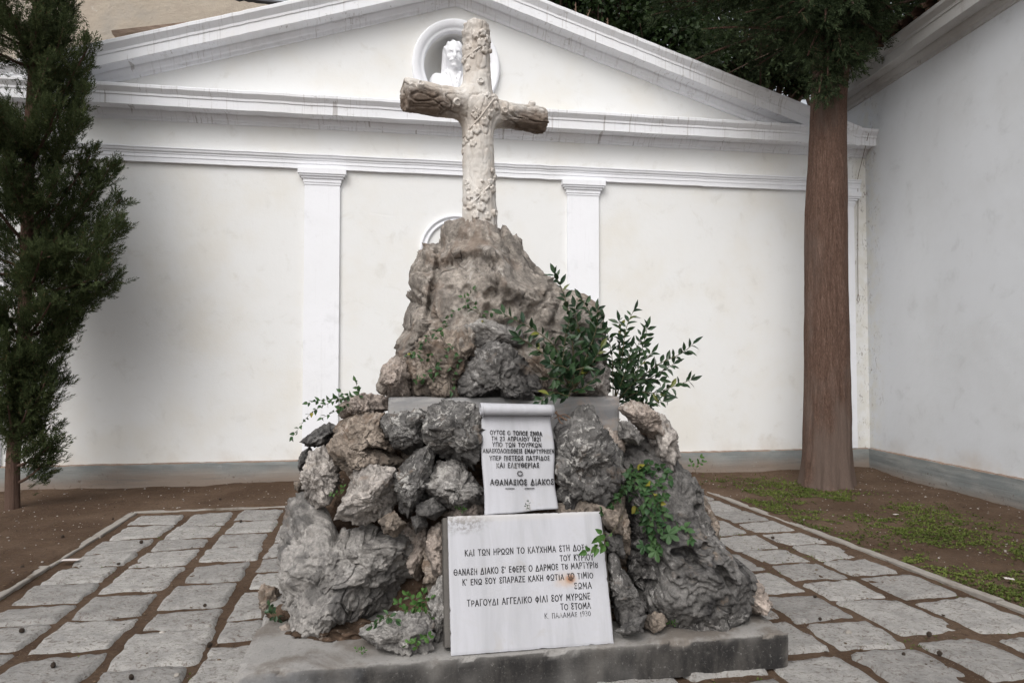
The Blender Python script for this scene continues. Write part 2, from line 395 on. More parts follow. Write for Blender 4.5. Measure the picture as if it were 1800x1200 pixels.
def plinth_mat():
    m = M('plinth_stone', 0.82, 0.3)
    x, y, z = m.xyz()
    col = m.mix(m.noise(6, 8, 0.68, 0.3), (0.20, 0.195, 0.19), (0.33, 0.315, 0.295))
    col = m.mix(m.math('MULTIPLY', m.step(m.noise(2.3, 6, 0.65, 0.5), 0.5, 0.66), 0.8), col, (0.13, 0.11, 0.092))
    # black algae crust grown down the riser, paler where it is scraped near the left
    riser = m.step(y, 0.012, -0.004)
    crust = m.mix(m.step(m.noise(1, 7, 0.68, 0.4, m.map((5, 5, 1.6))), 0.40, 0.68), (0.020, 0.019, 0.019), (0.070, 0.065, 0.060))
    crust = m.mix(m.math('MULTIPLY', m.step(m.math('ADD', m.noise(2.2, 5, 0.6), m.math('MULTIPLY', x, -0.24)), 0.66, 0.98), 0.85), crust, (0.20, 0.205, 0.215))
    lip = m.step(m.math('ADD', z, m.math('MULTIPLY', m.noise(9, 5, 0.65), 0.035)), 0.180, 0.192)
    col = m.mix(m.math('MULTIPLY', riser, m.math('SUBTRACT', 1.0, lip)), col, crust)
    sp = m.noise(55, 8, 0.78); col = m.mix(m.math('MULTIPLY', m.step(sp, 0.54, 0.64), 0.45), col, (0.10, 0.092, 0.084)); sp = m.noise(48, 8, 0.78, 0, m.map((1, 1, 1), (4, 4, 4))); col = m.mix(m.math('MULTIPLY', m.step(sp, 0.57, 0.66), 0.35), col, (0.36, 0.35, 0.335))
    m.bump(m.noise(45, 7, 0.7), 0.45, 0.012); return m.out(col)
MAT['plinth'] = plinth_mat()
def ledge_mat():
    m = M('grey_marble', 0.6, 0.35)
    n = m.noise(1, 7, 0.6, 1.0, m.map((2.2, 3, 9))); col = m.mix(m.step(n, 0.34, 0.68), (0.20, 0.20, 0.205), (0.34, 0.33, 0.32))
    col = m.mix(m.math('MULTIPLY', m.step(m.noise(3.4, 7, 0.7, 0.6), 0.52, 0.66), 0.6), col, (0.36, 0.285, 0.235))
    col = m.mix(m.math('MULTIPLY', m.step(m.noise(48, 6, 0.75), 0.60, 0.68), 0.5), col, (0.09, 0.08, 0.07))
    m.bump(m.noise(60, 5), 0.2, 0.005); return m.out(col)
MAT['ledge'] = ledge_mat()
m = M('dark_backing_stone', 0.85); m.bump(m.noise(30, 7, 0.7), 0.6, 0.012)
MAT['backing'] = m.out(m.mix(m.noise(5, 7, 0.65), (0.06, 0.056, 0.052), (0.15, 0.138, 0.125)))
def marble(name, rust=None, corner=None):
    m = M(name, 0.55, 0.4)
    n = m.noise(1, 6, 0.6, 0.8, m.map((9, 9, 1.4))); col = m.mix(m.step(n, 0.35, 0.75), (0.455, 0.458, 0.49), (0.375, 0.378, 0.40))
    v = m.noise(1, 7, 0.6, 2.0, m.map((2.2, 2.2, 3.5), (0.4, 0, 0.1), (0, 0.6, 0))); v = m.math('ABSOLUTE', m.math('SUBTRACT', v, 0.5))
    col = m.mix(m.math('MULTIPLY', m.step(v, 0.035, 0.0), 0.30), col, (0.42, 0.42, 0.43))
    col = m.mix(m.math('MULTIPLY', m.step(m.noise(7, 8, 0.7, 0.4), 0.56, 0.72), 0.45), col, (0.36, 0.34, 0.32))
    x, y, z = m.xyz()
    def blob(cx, cz, rx, rz, wob=0.5, sc=9):
        a = m.math('DIVIDE', m.math('SUBTRACT', x, cx), rx); b = m.math('DIVIDE', m.math('SUBTRACT', z, cz), rz)
        d = m.math('SQRT', m.math('ADD', m.math('MULTIPLY', a, a), m.math('MULTIPLY', b, b)))
        return m.math('ADD', d, m.math('MULTIPLY', m.math('SUBTRACT', m.noise(sc, 5, 0.6), 0.5), wob * 2))
    if rust is not None:
        d = blob(rust[0] - 0.025, rust[1] - 0.004, 0.075, 0.050, 0.7, 16); col = m.mix(m.math('MULTIPLY', m.step(d, 1.15, 0.1), 0.5), col, (0.46, 0.28, 0.14))
        d = blob(rust[0], rust[1], 0.03, 0.03); col = m.mix(m.math('MULTIPLY', m.step(d, 1.1, 0.3), 0.8), col, (0.30, 0.13, 0.05))
    if corner is not None:
        d = blob(corner[0], corner[1], 0.16, 0.075, 0.45, 14); col = m.mix(m.math('MULTIPLY', m.math('MULTIPLY', m.step(d, 1.1, 0.4), m.step(m.noise(45, 7, 0.7), 0.40, 0.58)), 0.8), col, (0.17, 0.16, 0.15))
        d = blob(0.40, 0.66, 0.6, 0.035, 0.4, 7); col = m.mix(m.math('MULTIPLY', m.step(d, 1.2, 0.4), 0.35), col, (0.50, 0.47, 0.43))
    m.bump(m.noise(40, 6, 0.6), 0.12, 0.005)
    return m.out(col)
def paint():
    m = M('worn_black_paint', 0.8, 0.2)
    n = m.noise(34, 6, 0.7); q = m.noise(5, 3)
    col = m.mix(m.math('MULTIPLY', m.step(m.math('ADD', n, m.math('MULTIPLY', q, 0.55)), 0.83, 0.97), 0.7), (0.026, 0.025, 0.026), (0.45, 0.45, 0.45))
    return m.out(col)
MAT['paint'] = paint()
def faded():
    m = M('faded_paint', 0.8, 0.2)
    n = m.noise(24, 6, 0.7); q = m.noise(6.5, 3)
    col = m.mix(m.math('MULTIPLY', m.step(m.math('ADD', n, m.math('MULTIPLY', q, 0.7)), 0.90, 1.08), 0.8), (0.06, 0.06, 0.062), (0.6, 0.6, 0.59))
    return m.out(col)
MAT['faded'] = faded()
m = M('rusty_iron', 0.8); MAT['rust'] = m.out(m.mix(m.noise(60), (0.06, 0.045, 0.04), (0.16, 0.09, 0.055)))

def cross_mat():
    m = M('carved_marble', 0.7, 0.3)
    n = m.noise(5, 8, 0.62, 0.7, m.map((1, 1, 0.6))); col = m.mix(m.step(n, 0.34, 0.68), (0.60, 0.575, 0.54), (0.50, 0.445, 0.39))
    n2 = m.noise(11, 8, 0.7, 0.5); col = m.mix(m.math('MULTIPLY', m.step(n2, 0.54, 0.68), 0.55), col, (0.62, 0.61, 0.60))
    st = m.noise(1, 8, 0.72, 0.8, m.map((26, 26, 7))); col = m.mix(m.math('MULTIPLY', m.step(st, 0.55, 0.68), 0.4), col, (0.36, 0.31, 0.265))
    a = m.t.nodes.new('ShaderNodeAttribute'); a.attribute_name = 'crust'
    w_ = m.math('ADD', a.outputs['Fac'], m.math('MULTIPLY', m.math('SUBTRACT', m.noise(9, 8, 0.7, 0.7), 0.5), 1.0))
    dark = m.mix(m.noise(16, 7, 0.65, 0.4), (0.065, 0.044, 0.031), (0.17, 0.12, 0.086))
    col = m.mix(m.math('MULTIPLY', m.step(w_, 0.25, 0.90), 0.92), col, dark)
    col = m.mix(m.math('MULTIPLY', m.step(m.noise(34, 8, 0.75), 0.60, 0.70), 0.4), col, (0.16, 0.115, 0.08))
    m.bump(m.noise(1, 7, 0.65, 0.8, m.map((40, 40, 14))), 0.45, 0.01); m.bump(m.noise(120, 5), 0.25, 0.004)
    return m.out(col)
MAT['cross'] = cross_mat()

def bark_mat(name, a, b, c):
    m = M(name, 0.95, 0.12)
    st = m.noise(1, 9, 0.74, 0.9, m.map((42, 42, 5.5))); fl = m.noise(1, 6, 0.7, 0.4, m.map((110, 110, 30)))
    col = m.ramp(st, [(0.30, tuple(x * 0.55 for x in a)), (0.5, a), (0.70, b)])
    col = m.mix(0.8, col, m.ramp(fl, [(0.32, 0.25), (0.5, 0.5), (0.68, 0.75)]), 'OVERLAY')
    z = m.xyz()[2]; gl = m.math('ADD', m.noise(1.0, 5, 0.55, 0, m.map((2.2, 2.2, 0.7))), m.math('MULTIPLY', m.step(z, 2.6, 0.4), 0.16))
    col = m.mix(m.math('MULTIPLY', m.step(gl, 0.50, 0.68), 0.75), col, c)
    m.bump(st, 1.0, 0.03); m.bump(m.noise(1, 6, 0.7, 0, m.map((90, 90, 14))), 0.6, 0.008)
    return m.out(col)
MAT['bark'] = bark_mat('cypress_bark', (0.118, 0.073, 0.055), (0.180, 0.120, 0.095), (0.152, 0.116, 0.098))
MAT['bark_red'] = bark_mat('young_cypress_bark', (0.105, 0.064, 0.048), (0.165, 0.108, 0.085), (0.13, 0.086, 0.068))
MAT['bark_dark'] = bark_mat('dark_bark', (0.09, 0.062, 0.048), (0.15, 0.11, 0.088), (0.11, 0.085, 0.07))

def leaf_mat(name, a, b, trans=0.25, rough=0.55, spec=0.3, extra=None, nscale=1.6):
    m = M(name, rough, spec)
    isl = m.island(); n = m.noise(nscale, 4)
    col = m.mix(isl, a, b); col = m.mix(m.step(n, 0.35, 0.7), col, m.mix(1, col, (0.60, 0.64, 0.6), 'MULTIPLY'))
    if extra: col = m.mix(m.step(isl, extra[0], extra[0] + 0.01), col, extra[1])
    m.out(col)
    t = m.t.nodes.new('ShaderNodeBsdfTranslucent'); mx = m.t.nodes.new('ShaderNodeMixShader'); mx.inputs[0].default_value = trans
    m.t.links.new(col, t.inputs[0]); m.t.links.new(m.b.outputs[0], mx.inputs[1]); m.t.links.new(t.outputs[0], mx.inputs[2])
    m.t.links.new(mx.outputs[0], m.t.nodes['Material Output'].inputs[0])
    return m.m
MAT['cypress'] = leaf_mat('cypress_foliage', (0.036, 0.052, 0.021), (0.098, 0.122, 0.050), 0.25, 0.7, 0.15, (0.97, (0.10, 0.07, 0.035)))
MAT['cypress_b'] = leaf_mat('deep_cypress_foliage', (0.025, 0.040, 0.019), (0.070, 0.095, 0.042), 0.15, 0.7, 0.15, (0.985, (0.10, 0.06, 0.035)))
MAT['broad'] = leaf_mat('broad_foliage', (0.020, 0.038, 0.014), (0.050, 0.085, 0.026), 0.30, 0.5, 0.3)
MAT['laurel'] = leaf_mat('glossy_leaves', (0.016, 0.042, 0.019), (0.040, 0.078, 0.030), 0.12, 0.38, 0.4, (0.975, (0.16, 0.17, 0.03)), 8)
MAT['ivy'] = leaf_mat('creeper_leaves', (0.040, 0.095, 0.038), (0.080, 0.150, 0.055), 0.25, 0.5, 0.3, (0.97, (0.26, 0.24, 0.04)), 8)
MAT['fresh'] = leaf_mat('fresh_green_leaves', (0.055, 0.135, 0.030), (0.10, 0.20, 0.050), 0.3, 0.5, 0.3, None, 8)
MAT['weed'] = leaf_mat('weed_leaves', (0.085, 0.115, 0.028), (0.16, 0.19, 0.046), 0.25, 0.7, 0.15, None, 2)
m = M('green_stem', 0.7); MAT['stem'] = m.out(m.mix(m.noise(30), (0.06, 0.07, 0.03), (0.12, 0.09, 0.05)))
m = M('dry_twig', 0.9); MAT['twig'] = m.out(m.mix(m.noise(30), (0.10, 0.065, 0.045), (0.19, 0.12, 0.085)))
m = M('cone_scales', 0.85); m.bump(m.vor(90), 0.8, 0.006); MAT['cone'] = m.out(m.mix(m.noise(50), (0.03, 0.022, 0.017), (0.11, 0.08, 0.06)))
m = M('white_paper', 0.8); MAT['paper'] = m.out(m.mix(m.noise(20), (0.58, 0.53, 0.51), (0.48, 0.43, 0.41)))
m = M('pale_pebble', 0.9); MAT['pebble'] = m.out(m.mix(m.island(), (0.15, 0.125, 0.105), (0.40, 0.37, 0.34)))
m = M('litter', 0.95); MAT['litter'] = m.out(m.mix(m.island(), (0.030, 0.020, 0.014), (0.14, 0.095, 0.06)))

# ------------------------------------------------------------------ frames of the place
CORNER = np.array([5.393, 10.330, 0.0]); WA = R(9.165)
def wall_pt(u, y, z=0):
    return CORNER + np.array([u * math.cos(WA) - y * math.sin(WA), u * math.sin(WA) + y * math.cos(WA), z])
SIDE_A = math.atan2(0.0814, 0.9967)        # the side wall turns this far off the view direction
P0 = np.array([-4.08, 7.42]); PA = R(11.6)   # back left corner of the paved court
PEX = np.array([math.cos(PA), math.sin(PA)]); PEY = np.array([math.sin(PA), -math.cos(PA)])
PW, PL = 6.66, 8.5
def court(a, b, z=0.0):
    q = P0 + PEX * a + PEY * b; return np.array([q[0], q[1], z])

# ------------------------------------------------------------------ ground: one sheet out to the horizon
def axis(a, b, step, far, n):
    mid = np.arange(a, b + 1e-6, step); k = np.linspace(0, 1, n)[1:] ** 2.2
    return np.concatenate([(a - (far * k))[::-1], mid, b + far * k])
xs = axis(-7.2, 6.4, 0.036, 70, 14); ys = axis(2.4, 11.2, 0.036, 70, 14)
X, Y = np.meshgrid(xs, ys); X = X.ravel(); Y = Y.ravel()
def in_court(X, Y):
    a = (X - P0[0]) * PEX[0] + (Y - P0[1]) * PEX[1]; b = (X - P0[0]) * PEY[0] + (Y - P0[1]) * PEY[1]
    return np.minimum(np.minimum(a, PW - a), b)
def ground_z(X, Y):
    P = np.stack([X, Y, 0 * X], 1); ins = sstep(-0.02, 0.06, in_court(X, Y))
    near = np.exp(-((X) ** 2 + (Y - 6) ** 2) / 900)
    z = 0.035 * fbm(P * 0.55, 3, 2) + 0.012 * fbm(P * 4, 4, 5) + 0.012
    # earth banked up against the foot of both walls
    vx = -(X - CORNER[0]) * math.sin(WA) + (Y - CORNER[1]) * math.cos(WA)
    z = z + 0.035 * sstep(-0.7, 0.0, vx)
    joint = -0.016 + 0.008 * fbm(P * 5, 4, 9) + 0.008 * fbm(P * 1.1, 2, 4)
    return (z * (1 - ins) + joint * ins) * near
Z = ground_z(X, Y)
nx, ny = len(xs), len(ys)
I = np.arange(nx * ny).reshape(ny, nx)
Fq = np.stack([I[:-1, :-1], I[:-1, 1:], I[1:, 1:], I[1:, :-1]], -1).reshape(-1, 4)
mk('ground', np.stack([X, Y, Z], 1), Fq, MAT['soil'], kind='structure')

# ------------------------------------------------------------------ path: rough stone slabs laid in columns
def slab_grid(c4, seed, n=(17, 13)):
    """c4 corners in court frame; returns verts, quads for a worn slab with rounded rim"""
    a = np.linspace(0, 1, n[0]); b = np.linspace(0, 1, n[1]); A, B = np.meshgrid(a, b)
    A = A.ravel(); B = B.ravel()
    c4 = np.asarray(c4)
    # rounded corners: pull in superellipse-like
    x = 2 * A - 1; y = 2 * B - 1
    k = 0.955 + 0.0 * x; rr = (np.abs(x) ** 22 + np.abs(y) ** 22) ** (1 / 22.); mm = np.maximum(np.abs(x), np.abs(y)) + 1e-9
    sc = np.where(rr > 1e-6, mm / np.maximum(rr, 1e-6), 1)
    x = x * sc; y = y * sc
    A = (x + 1) / 2; B = (y + 1) / 2
    p = (c4[0] * ((1 - A) * (1 - B))[:, None] + c4[1] * (A * (1 - B))[:, None] + c4[2] * (A * B)[:, None] + c4[3] * ((1 - A) * B)[:, None])
    P3 = np.stack([p[:, 0], p[:, 1], 0 * A + seed], 1)
    edge = np.maximum(np.abs(2 * np.linspace(0, 1, n[0])[None, :] - 1) + 0 * B.reshape(n[1], n[0]), np.abs(2 * np.linspace(0, 1, n[1])[:, None] - 1)).ravel()
    wob = sstep(0.55, 1.0, edge)
    p = p + np.stack([fbm(P3 * 7, 3, 1), fbm(P3 * 7, 3, 8)], 1) * 0.022 * wob[:, None]
    tilt = np.random.default_rng(seed).normal(size=2) * 0.010
    z = 0.008 * fbm(P3 * 9, 4, 3) + 0.004 * fbm(P3 * 30, 3, 4) + tilt[0] * (A - 0.5) + tilt[1] * (B - 0.5)
    z = z - 0.010 * sstep(0.88, 0.99, edge) - 0.04 * (edge > 0.995)
    I = np.arange(n[0] * n[1]).reshape(n[1], n[0])
    F = np.stack([I[:-1, :-1], I[:-1, 1:], I[1:, 1:], I[1:, :-1]], -1).reshape(-1, 4)[:, ::-1]
    V = np.array([court(q[0], q[1], zz) for q, zz in zip(p, z)])
    return V, F
PV = []; PF = []; base = 0
prng = np.random.default_rng(21)
ncol = 13; cw = (PW - 0.22) / ncol
PLC = np.array([0.098, 3.42])      # plinth front centre
PLA = R(10.2)
def in_plinth(x, y, marg=0.0):
    d = np.array([x, y]) - PLC; a = d[0] * math.cos(PLA) + d[1] * math.sin(PLA); b = -d[0] * math.sin(PLA) + d[1] * math.cos(PLA)
    return abs(a) < 1.40 - marg and marg < b < 2.45 - marg
k = 0
for i in range(ncol):
    b = 0.13 + prng.random() * 0.06; x0 = 0.11 + i * cw
    while b < PL:
        L = prng.choice([0.38, 0.44, 0.50, 0.56, 0.63], p=[.15, .25, .3, .2, .1]) * (1 + prng.normal() * 0.05)
        gx0, gx1 = prng.uniform(0.006, 0.024, 2); gy = prng.uniform(0.003, 0.010)
        j = lambda: prng.normal(size=2) * 0.013
        c4 = [np.array([x0 + gx0, b + gy]) + j(), np.array([x0 + cw - gx1, b + gy]) + j(), np.array([x0 + cw - gx1, b + L - gy]) + j(), np.array([x0 + gx0, b + L - gy]) + j()]
        b += L
        cc = court(*(sum(c4) / 4))
        if in_plinth(cc[0], cc[1], 0.25) or cc[1] < 1.2: continue
        V, F = slab_grid(c4, k); k += 1
        PV.append(V); PF.append(F + base); base += len(V)
mk('path', np.concatenate(PV), np.concatenate(PF), MAT['slab'], kind='structure')
kb = MB()
def kerb_run(p, q, wd=0.078, h0=-0.06, h1=0.008):
    p = np.asarray(p, float); q = np.asarray(q, float); d = (q - p); L = np.linalg.norm(d); d /= L; nrm = np.array([-d[1], d[0]])
    t = 0
    while t < L - 0.02:
        l = min(prng.uniform(0.75, 1.1), L - t); hh = h1 + prng.normal() * 0.004; o = prng.normal() * 0.004
        ring = []
        ns = 8
        for s in range(ns + 1):
            m_ = p + d * (t + 0.004 + (l - 0.008) * s / ns) + nrm * (o + prng.normal() * 0.0025)
            a_ = m_ - nrm * wd / 2; b_ = m_ + nrm * wd / 2; c_ = 0.006
            h_ = hh + prng.normal() * 0.002
            for (w_, z_) in ((-wd / 2, h0), (-wd / 2, h_ - c_), (-wd / 2 + c_, h_), (wd / 2 - c_, h_), (wd / 2, h_ - c_), (wd / 2, h0)):
                w_ += prng.normal() * 0.0018
                e = m_ + nrm * w_; ring.append(court(e[0], e[1], z_))
        F = [(s * 6 + i_, s * 6 + i_ + 1, (s + 1) * 6 + i_ + 1, (s + 1) * 6 + i_) for s in range(ns) for i_ in range(5)] + [tuple(range(6)), tuple(range(ns * 6, ns * 6 + 6))[::-1]]
        kb.add(ring, F); t += l
kerb_run((0, 0.05), (0, PL)); kerb_run((PW, 0.05), (PW, PL)); kerb_run((-0.04, 0), (PW + 0.04, 0))
kb.build('kerb', MAT['kerb'], smooth=False, kind='structure')

# ------------------------------------------------------------------ the white pedimented building (wall frame: x along, -y towards us)
bld = empty('building', CORNER, (0, 0, WA), label='cream white building end with a low pediment, pilasters and an oval niche', cat='building')
UC = -6.26; UL = -12.52; SL = 0.314; ZA = 6.59
# wall with an oval opening
NU, NZ, NA, NB, ND = -6.25, 5.70, 0.44, 0.49, 0.40
bm = bmesh.new()
outer = [(UL, -0.2), (0.02, -0.2), (0.02, 5.02), (UC + 5.6, ZA + 0.28 - SL * 5.6), (UC, ZA + 0.28), (UC - 5.6, ZA + 0.28 - SL * 5.6), (UL, 5.02)]
ov = [bm.verts.new((u, 0, z)) for u, z in outer]
oe = [bm.edges.new((ov[i], ov[(i + 1) % len(ov)])) for i in range(len(ov))]
NS = 72
iv = [bm.verts.new((NU + NA * math.cos(2 * math.pi * i / NS), 0, NZ + NB * math.sin(2 * math.pi * i / NS))) for i in range(NS)]
ie = [bm.edges.new((iv[i], iv[(i + 1) % NS])) for i in range(NS)]
bmesh.ops.triangle_fill(bm, edges=oe + ie, use_beauty=True, normal=(0, -1, 0))
bv = [bm.verts.new((u, 0.55, z)) for u, z in outer]
for i in range(len(ov)): bm.faces.new((ov[i], ov[(i + 1) % len(ov)], bv[(i + 1) % len(ov)], bv[i]))
bm.faces.new(bv)
bmesh.ops.recalc_face_normals(bm, faces=bm.faces)
me = bpy.data.meshes.new('wall'); bm.to_mesh(me); bm.free(); me.materials.append(MAT['wall'])
o = bpy.data.objects.new('wall', me); COL.objects.link(o); o.parent = bld
# niche shell
nv = []; nf = []
for i in range(13):
    t = i / 12 * math.pi / 2
    for j in range(NS):
        a = 2 * math.pi * j / NS; nv.append((NU + NA * math.cos(t) * math.cos(a), 0.001 + ND * math.sin(t) ** 0.8, NZ + NB * math.cos(t) * math.sin(a)))
for i in range(12):
    for j in range(NS): nf.append((i * NS + j, i * NS + (j + 1) % NS, (i + 1) * NS + (j + 1) % NS, (i + 1) * NS + j))
mk('niche', nv, nf, MAT['wall'], bld, local=True)
def ring(prof, a0, b0, cu, cz, arc=(0, 2 * math.pi), n=96, legs=None):
    """prof [(radial offset, d)]"""
    full = abs(arc[1] - arc[0] - 2 * math.pi) < 1e-6; V = []; m_ = len(prof); cnt = n if full else n + 1
    secs = []
    if legs is not None: secs.append([(cu + (a0 + r), -d, legs) for r, d in prof])
    for i in range(cnt):
        t = arc[0] + (arc[1] - arc[0]) * i / n
        secs.append([(cu + (a0 + r) * math.cos(t), -d, cz + (b0 + r) * math.sin(t)) for r, d in prof])
    if legs is not None: secs.append([(cu - (a0 + r), -d, legs) for r, d in prof])
    for s in secs: V += s
    N = len(secs); F = []
    for i in range(N if full else N - 1):
        for j in range(m_ - 1):
            F.append((i * m_ + j, i * m_ + j + 1, ((i + 1) % N) * m_ + j + 1, ((i + 1) % N) * m_ + j))
    return V, F
V, F = ring([(-0.002, -0.05), (-0.002, 0.035), (0.02, 0.05), (0.055, 0.05), (0.06, 0.062), (0.105, 0.075), (0.135, 0.085), (0.155, 0.08), (0.165, 0.06), (0.168, -0.004)], NA, NB, NU, NZ)
mk('niche_surround', V, F, MAT['trim'], bld, local=True)
V, F = ring([(-0.10, -0.004), (-0.10, 0.025), (-0.07, 0.03), (-0.065, 0.018), (-0.04, 0.018), (-0.035, 0.04), (-0.008, 0.045), (0, 0.03), (0, -0.004)], 0.5, 0.5, -6.24, 3.14, (0, math.pi), 48, legs=0.34)
mk('arch_moulding', V, F, MAT['trim'], bld, local=True)
# mouldings
def wob_path(path, n):
    out = []
    for (a, b) in zip(path[:-1], path[1:]):
        for i in range(n): t = i / n; out.append((a[0] + (b[0] - a[0]) * t, a[1] + (b[1] - a[1]) * t + prng.normal() * 0.0018))
    out.append(path[-1]); return out
CP = [(-0.01, -0.005), (0.025, 0.0), (0.03, 0.035), (0.055, 0.045), (0.085, 0.085), (0.09, 0.105), (0.262, 0.112), (0.265, 0.098), (0.282, 0.098), (0.284, 0.205), (0.296, 0.212), (0.298, 0.24), (0.318, 0.262), (0.345, 0.292), (0.347, 0.325), (0.34, 0.333), (-0.01, 0.37)]
mb = MB(); mb.sweep(CP, wob_path([(UL - 0.05, 4.735), (0.0, 4.735)], 90)); mb.build('cornice', MAT['cornice'], bld, local=True)
RP = [(-0.012, -0.005), (0.028, 0.0), (0.033, 0.04), (0.058, 0.055), (0.088, 0.10), (0.093, 0.125), (0.272, 0.135), (0.275, 0.118), (0.292, 0.118), (0.294, 0.232), (0.306, 0.24), (0.308, 0.272), (0.328, 0.298), (0.36, 0.338), (0.362, 0.378), (0.355, 0.386), (-0.012, 0.43)]
HW = 5.95
mb = MB(); mb.sweep(RP, wob_path([(UC - HW, ZA - 0.03 - SL * HW), (UC, ZA - 0.03), (UC + HW, ZA - 0.03 - SL * HW)], 60)); mb.build('raking_cornice', MAT['cornice'], bld, local=True)
AP = [(-0.01, 0.0), (0.05, 0.0), (0.05, 0.06), (0.058, 0.062), (0.058, 0.105), (0.066, 0.108), (0.068, 0.125), (0.085, 0.14), (0.09, 0.165), (0.10, 0.17), (0.10, 0.186), (-0.01, 0.215)]
mb = MB(); mb.sweep(AP, wob_path([(UL - 0.02, 4.185), (-0.13, 4.185)], 80)); mb.build('architrave', MAT['trim'], bld, local=True)
for du in (-5.80, -1.765, 1.81, 5.80):
    pl = MB(); c = UC + du
    pl.box(c - 0.228, c + 0.228, -0.042, 0.01, 0.343, 3.975)
    po = pl.build('pilaster', MAT['trim'], bld, local=True)
    cp = MB()
    steps = [(0.236, 0.05, 3.975, 4.005), (0.246, 0.058, 4.005, 4.055), (0.27, 0.075, 4.055, 4.085), (0.295, 0.095, 4.085, 4.11), (0.31, 0.11, 4.11, 4.181)]
    for hw, d, z0, z1 in steps: cp.box(c - hw, c + hw, -d, 0.01, z0, z1)
    cp.build('capital', MAT['trim'], po, local=True)
# dado: a grey painted footing with a chipped top edge
def dado(parent, x0, x1, mat, ax):
    n = int(abs(x1 - x0) / 0.04); V = []; F = []
    for i in range(n + 1):
        u = x0 + (x1 - x0) * i / n; h = 0.335 + 0.006 * float(perlin(np.array([[u * 2.1, 1, 2]]))[0]) + 0.007 * float(perlin(np.array([[u * 11, 5, 2]]))[0])
        for d, z in ((0.05, -0.2), (0.05, h - 0.008), (0.043, h), (-0.01, h + 0.006)):
            V.append((u, -d, z) if ax == 'x' else (-d, u, z))
    for i in range(n):
        for j in range(3): F.append((i * 4 + j, (i + 1) * 4 + j, (i + 1) * 4 + j + 1, i * 4 + j + 1))
    return mk('dado', V, F, mat, parent, local=True, smooth=False)
dado(bld, UL, -0.05, MAT['base'], 'x')

# ------------------------------------------------------------------ the taller side building on the right
sb = empty('side_building', CORNER, (0, 0, SIDE_A), label='taller grey white side building wall at the right with heavy cornice', cat='building')
# local frame: y runs away from us along the wall, -x stands out towards the yard
sw = MB(); sw.box(0, 0.6, -15.0, 0.85, -0.2, 6.02); o = sw.build('wall', MAT['side_wall'], sb, local=True)  # run on unseen past the camera to block sky from the right
sc_ = MB(); n = len(CP); V = []; path = [(-15.0, 5.62), (0.85, 5.62)]
SP = [(d * 0.95, z * 1.25) for d, z in CP]
for (yy, zz) in path: V += [(-d, yy, zz + z) for d, z in SP]
F = [(j, j + 1, n + j + 1, n + j) for j in range(n - 1)] + [tuple(range(n))[::-1], tuple(range(n, 2 * n))]
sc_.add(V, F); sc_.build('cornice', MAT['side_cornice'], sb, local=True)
dado(sb, -15.0, -0.05, MAT['side_base'], 'y')
rt = MB()
for i in range(70):
    y0 = -14.9 + i * 0.225; P = []
    for s in range(2):
        x = -0.36 + s * 1.2 + prng.normal() * 0.01; z = 6.09 + s * 0.34 + prng.normal() * 0.008
        P.append([(x, y0 + 0.11 + 0.11 * math.cos(t) + 0.0, z + 0.075 * math.sin(t)) for t in np.linspace(0, math.pi, 7)])
    V = P[0] + P[1]; V += [(v[0], v[1], v[2] - 0.018) for v in V]
    F = [(j, j + 1, 8 + j, 7 + j) for j in range(6)] + [(14 + j, 21 + j, 22 + j, 15 + j) for j in range(6)] + [(j + 1, j, 14 + j, 15 + j) for j in range(6)]
    rt.add(V, F)
    rt.box(-0.33, 0.86, y0 + 0.19, y0 + 0.24, 6.04, 6.062)
rt.build('roof', MAT['tile'], sb, local=True)

# ------------------------------------------------------------------ neighbour's rough wall behind the pediment, and the board on it
nb = empty('neighbour_house', wall_pt(-9, 1.2), (0, 0, WA), label='rough unpainted house wall rising behind the left slope of the pediment', cat='building')
mb = MB(); top = [(-8, 7.6), (-1.2, 7.05), (0.05, 6.98), (0.8, 6.86), (1.35, 6.78)]
V = []
fine = []
for a, b in zip(top[:-1], top[1:]):
    k_ = max(2, int((b[0] - a[0]) / 0.06))
    for i in range(k_): fine.append((a[0] + (b[0] - a[0]) * i / k_, a[1] + (b[1] - a[1]) * i / k_ + prng.normal() * 0.008))
fine.append(top[-1])
for (u, z) in fine: V += [(u, 0, -0.2), (u, 0, z), (u, 0.4, z), (u, 0.4, -0.2)]
F = [(i * 4 + j, (i + 1) * 4 + j, (i + 1) * 4 + j + 1, i * 4 + j + 1) for i in range(len(fine) - 1) for j in range(3)]
F += [(0, 1, 2, 3), tuple(len(V) - 4 + j for j in (3, 2, 1, 0))]
mk('wall', V, F, MAT['rough'], nb, local=True, smooth=False)
rf = MB()
for i in range(9):
    y0 = 0.45 + i * 0.3; z0 = 7.22 + i * 0.11
    V = [(-6, y0, z0 + 0.30), (2.4, y0, z0 - 0.02), (2.4, y0 + 0.36, z0 + 0.10), (-6, y0 + 0.36, z0 + 0.42)]; V += [(v[0], v[1], v[2] - 0.03) for v in V]
    rf.add(V, [(0, 1, 2, 3), (7, 6, 5, 4), (0, 4, 5, 1), (1, 5, 6, 2), (2, 6, 7, 3), (3, 7, 4, 0)])
rf.build('roof', MAT['slate'], nb, local=True)
a = at(198, 61, 8.62); b = at(334, 45, 9.0)
d = b - a; L = np.linalg.norm(d); d /= L; sdv = wall_pt(0, 1) - wall_pt(0, 0); upv = np.cross(sdv, d); upv = -upv if upv[2] < 0 else upv; upv /= np.linalg.norm(upv)
V = []
for t in (0, L):
    for s_, h_ in ((0, 0), (0.15, 0), (0.15, 0.055), (0, 0.055)): V.append(a + d * t + sdv * s_ + upv * h_)
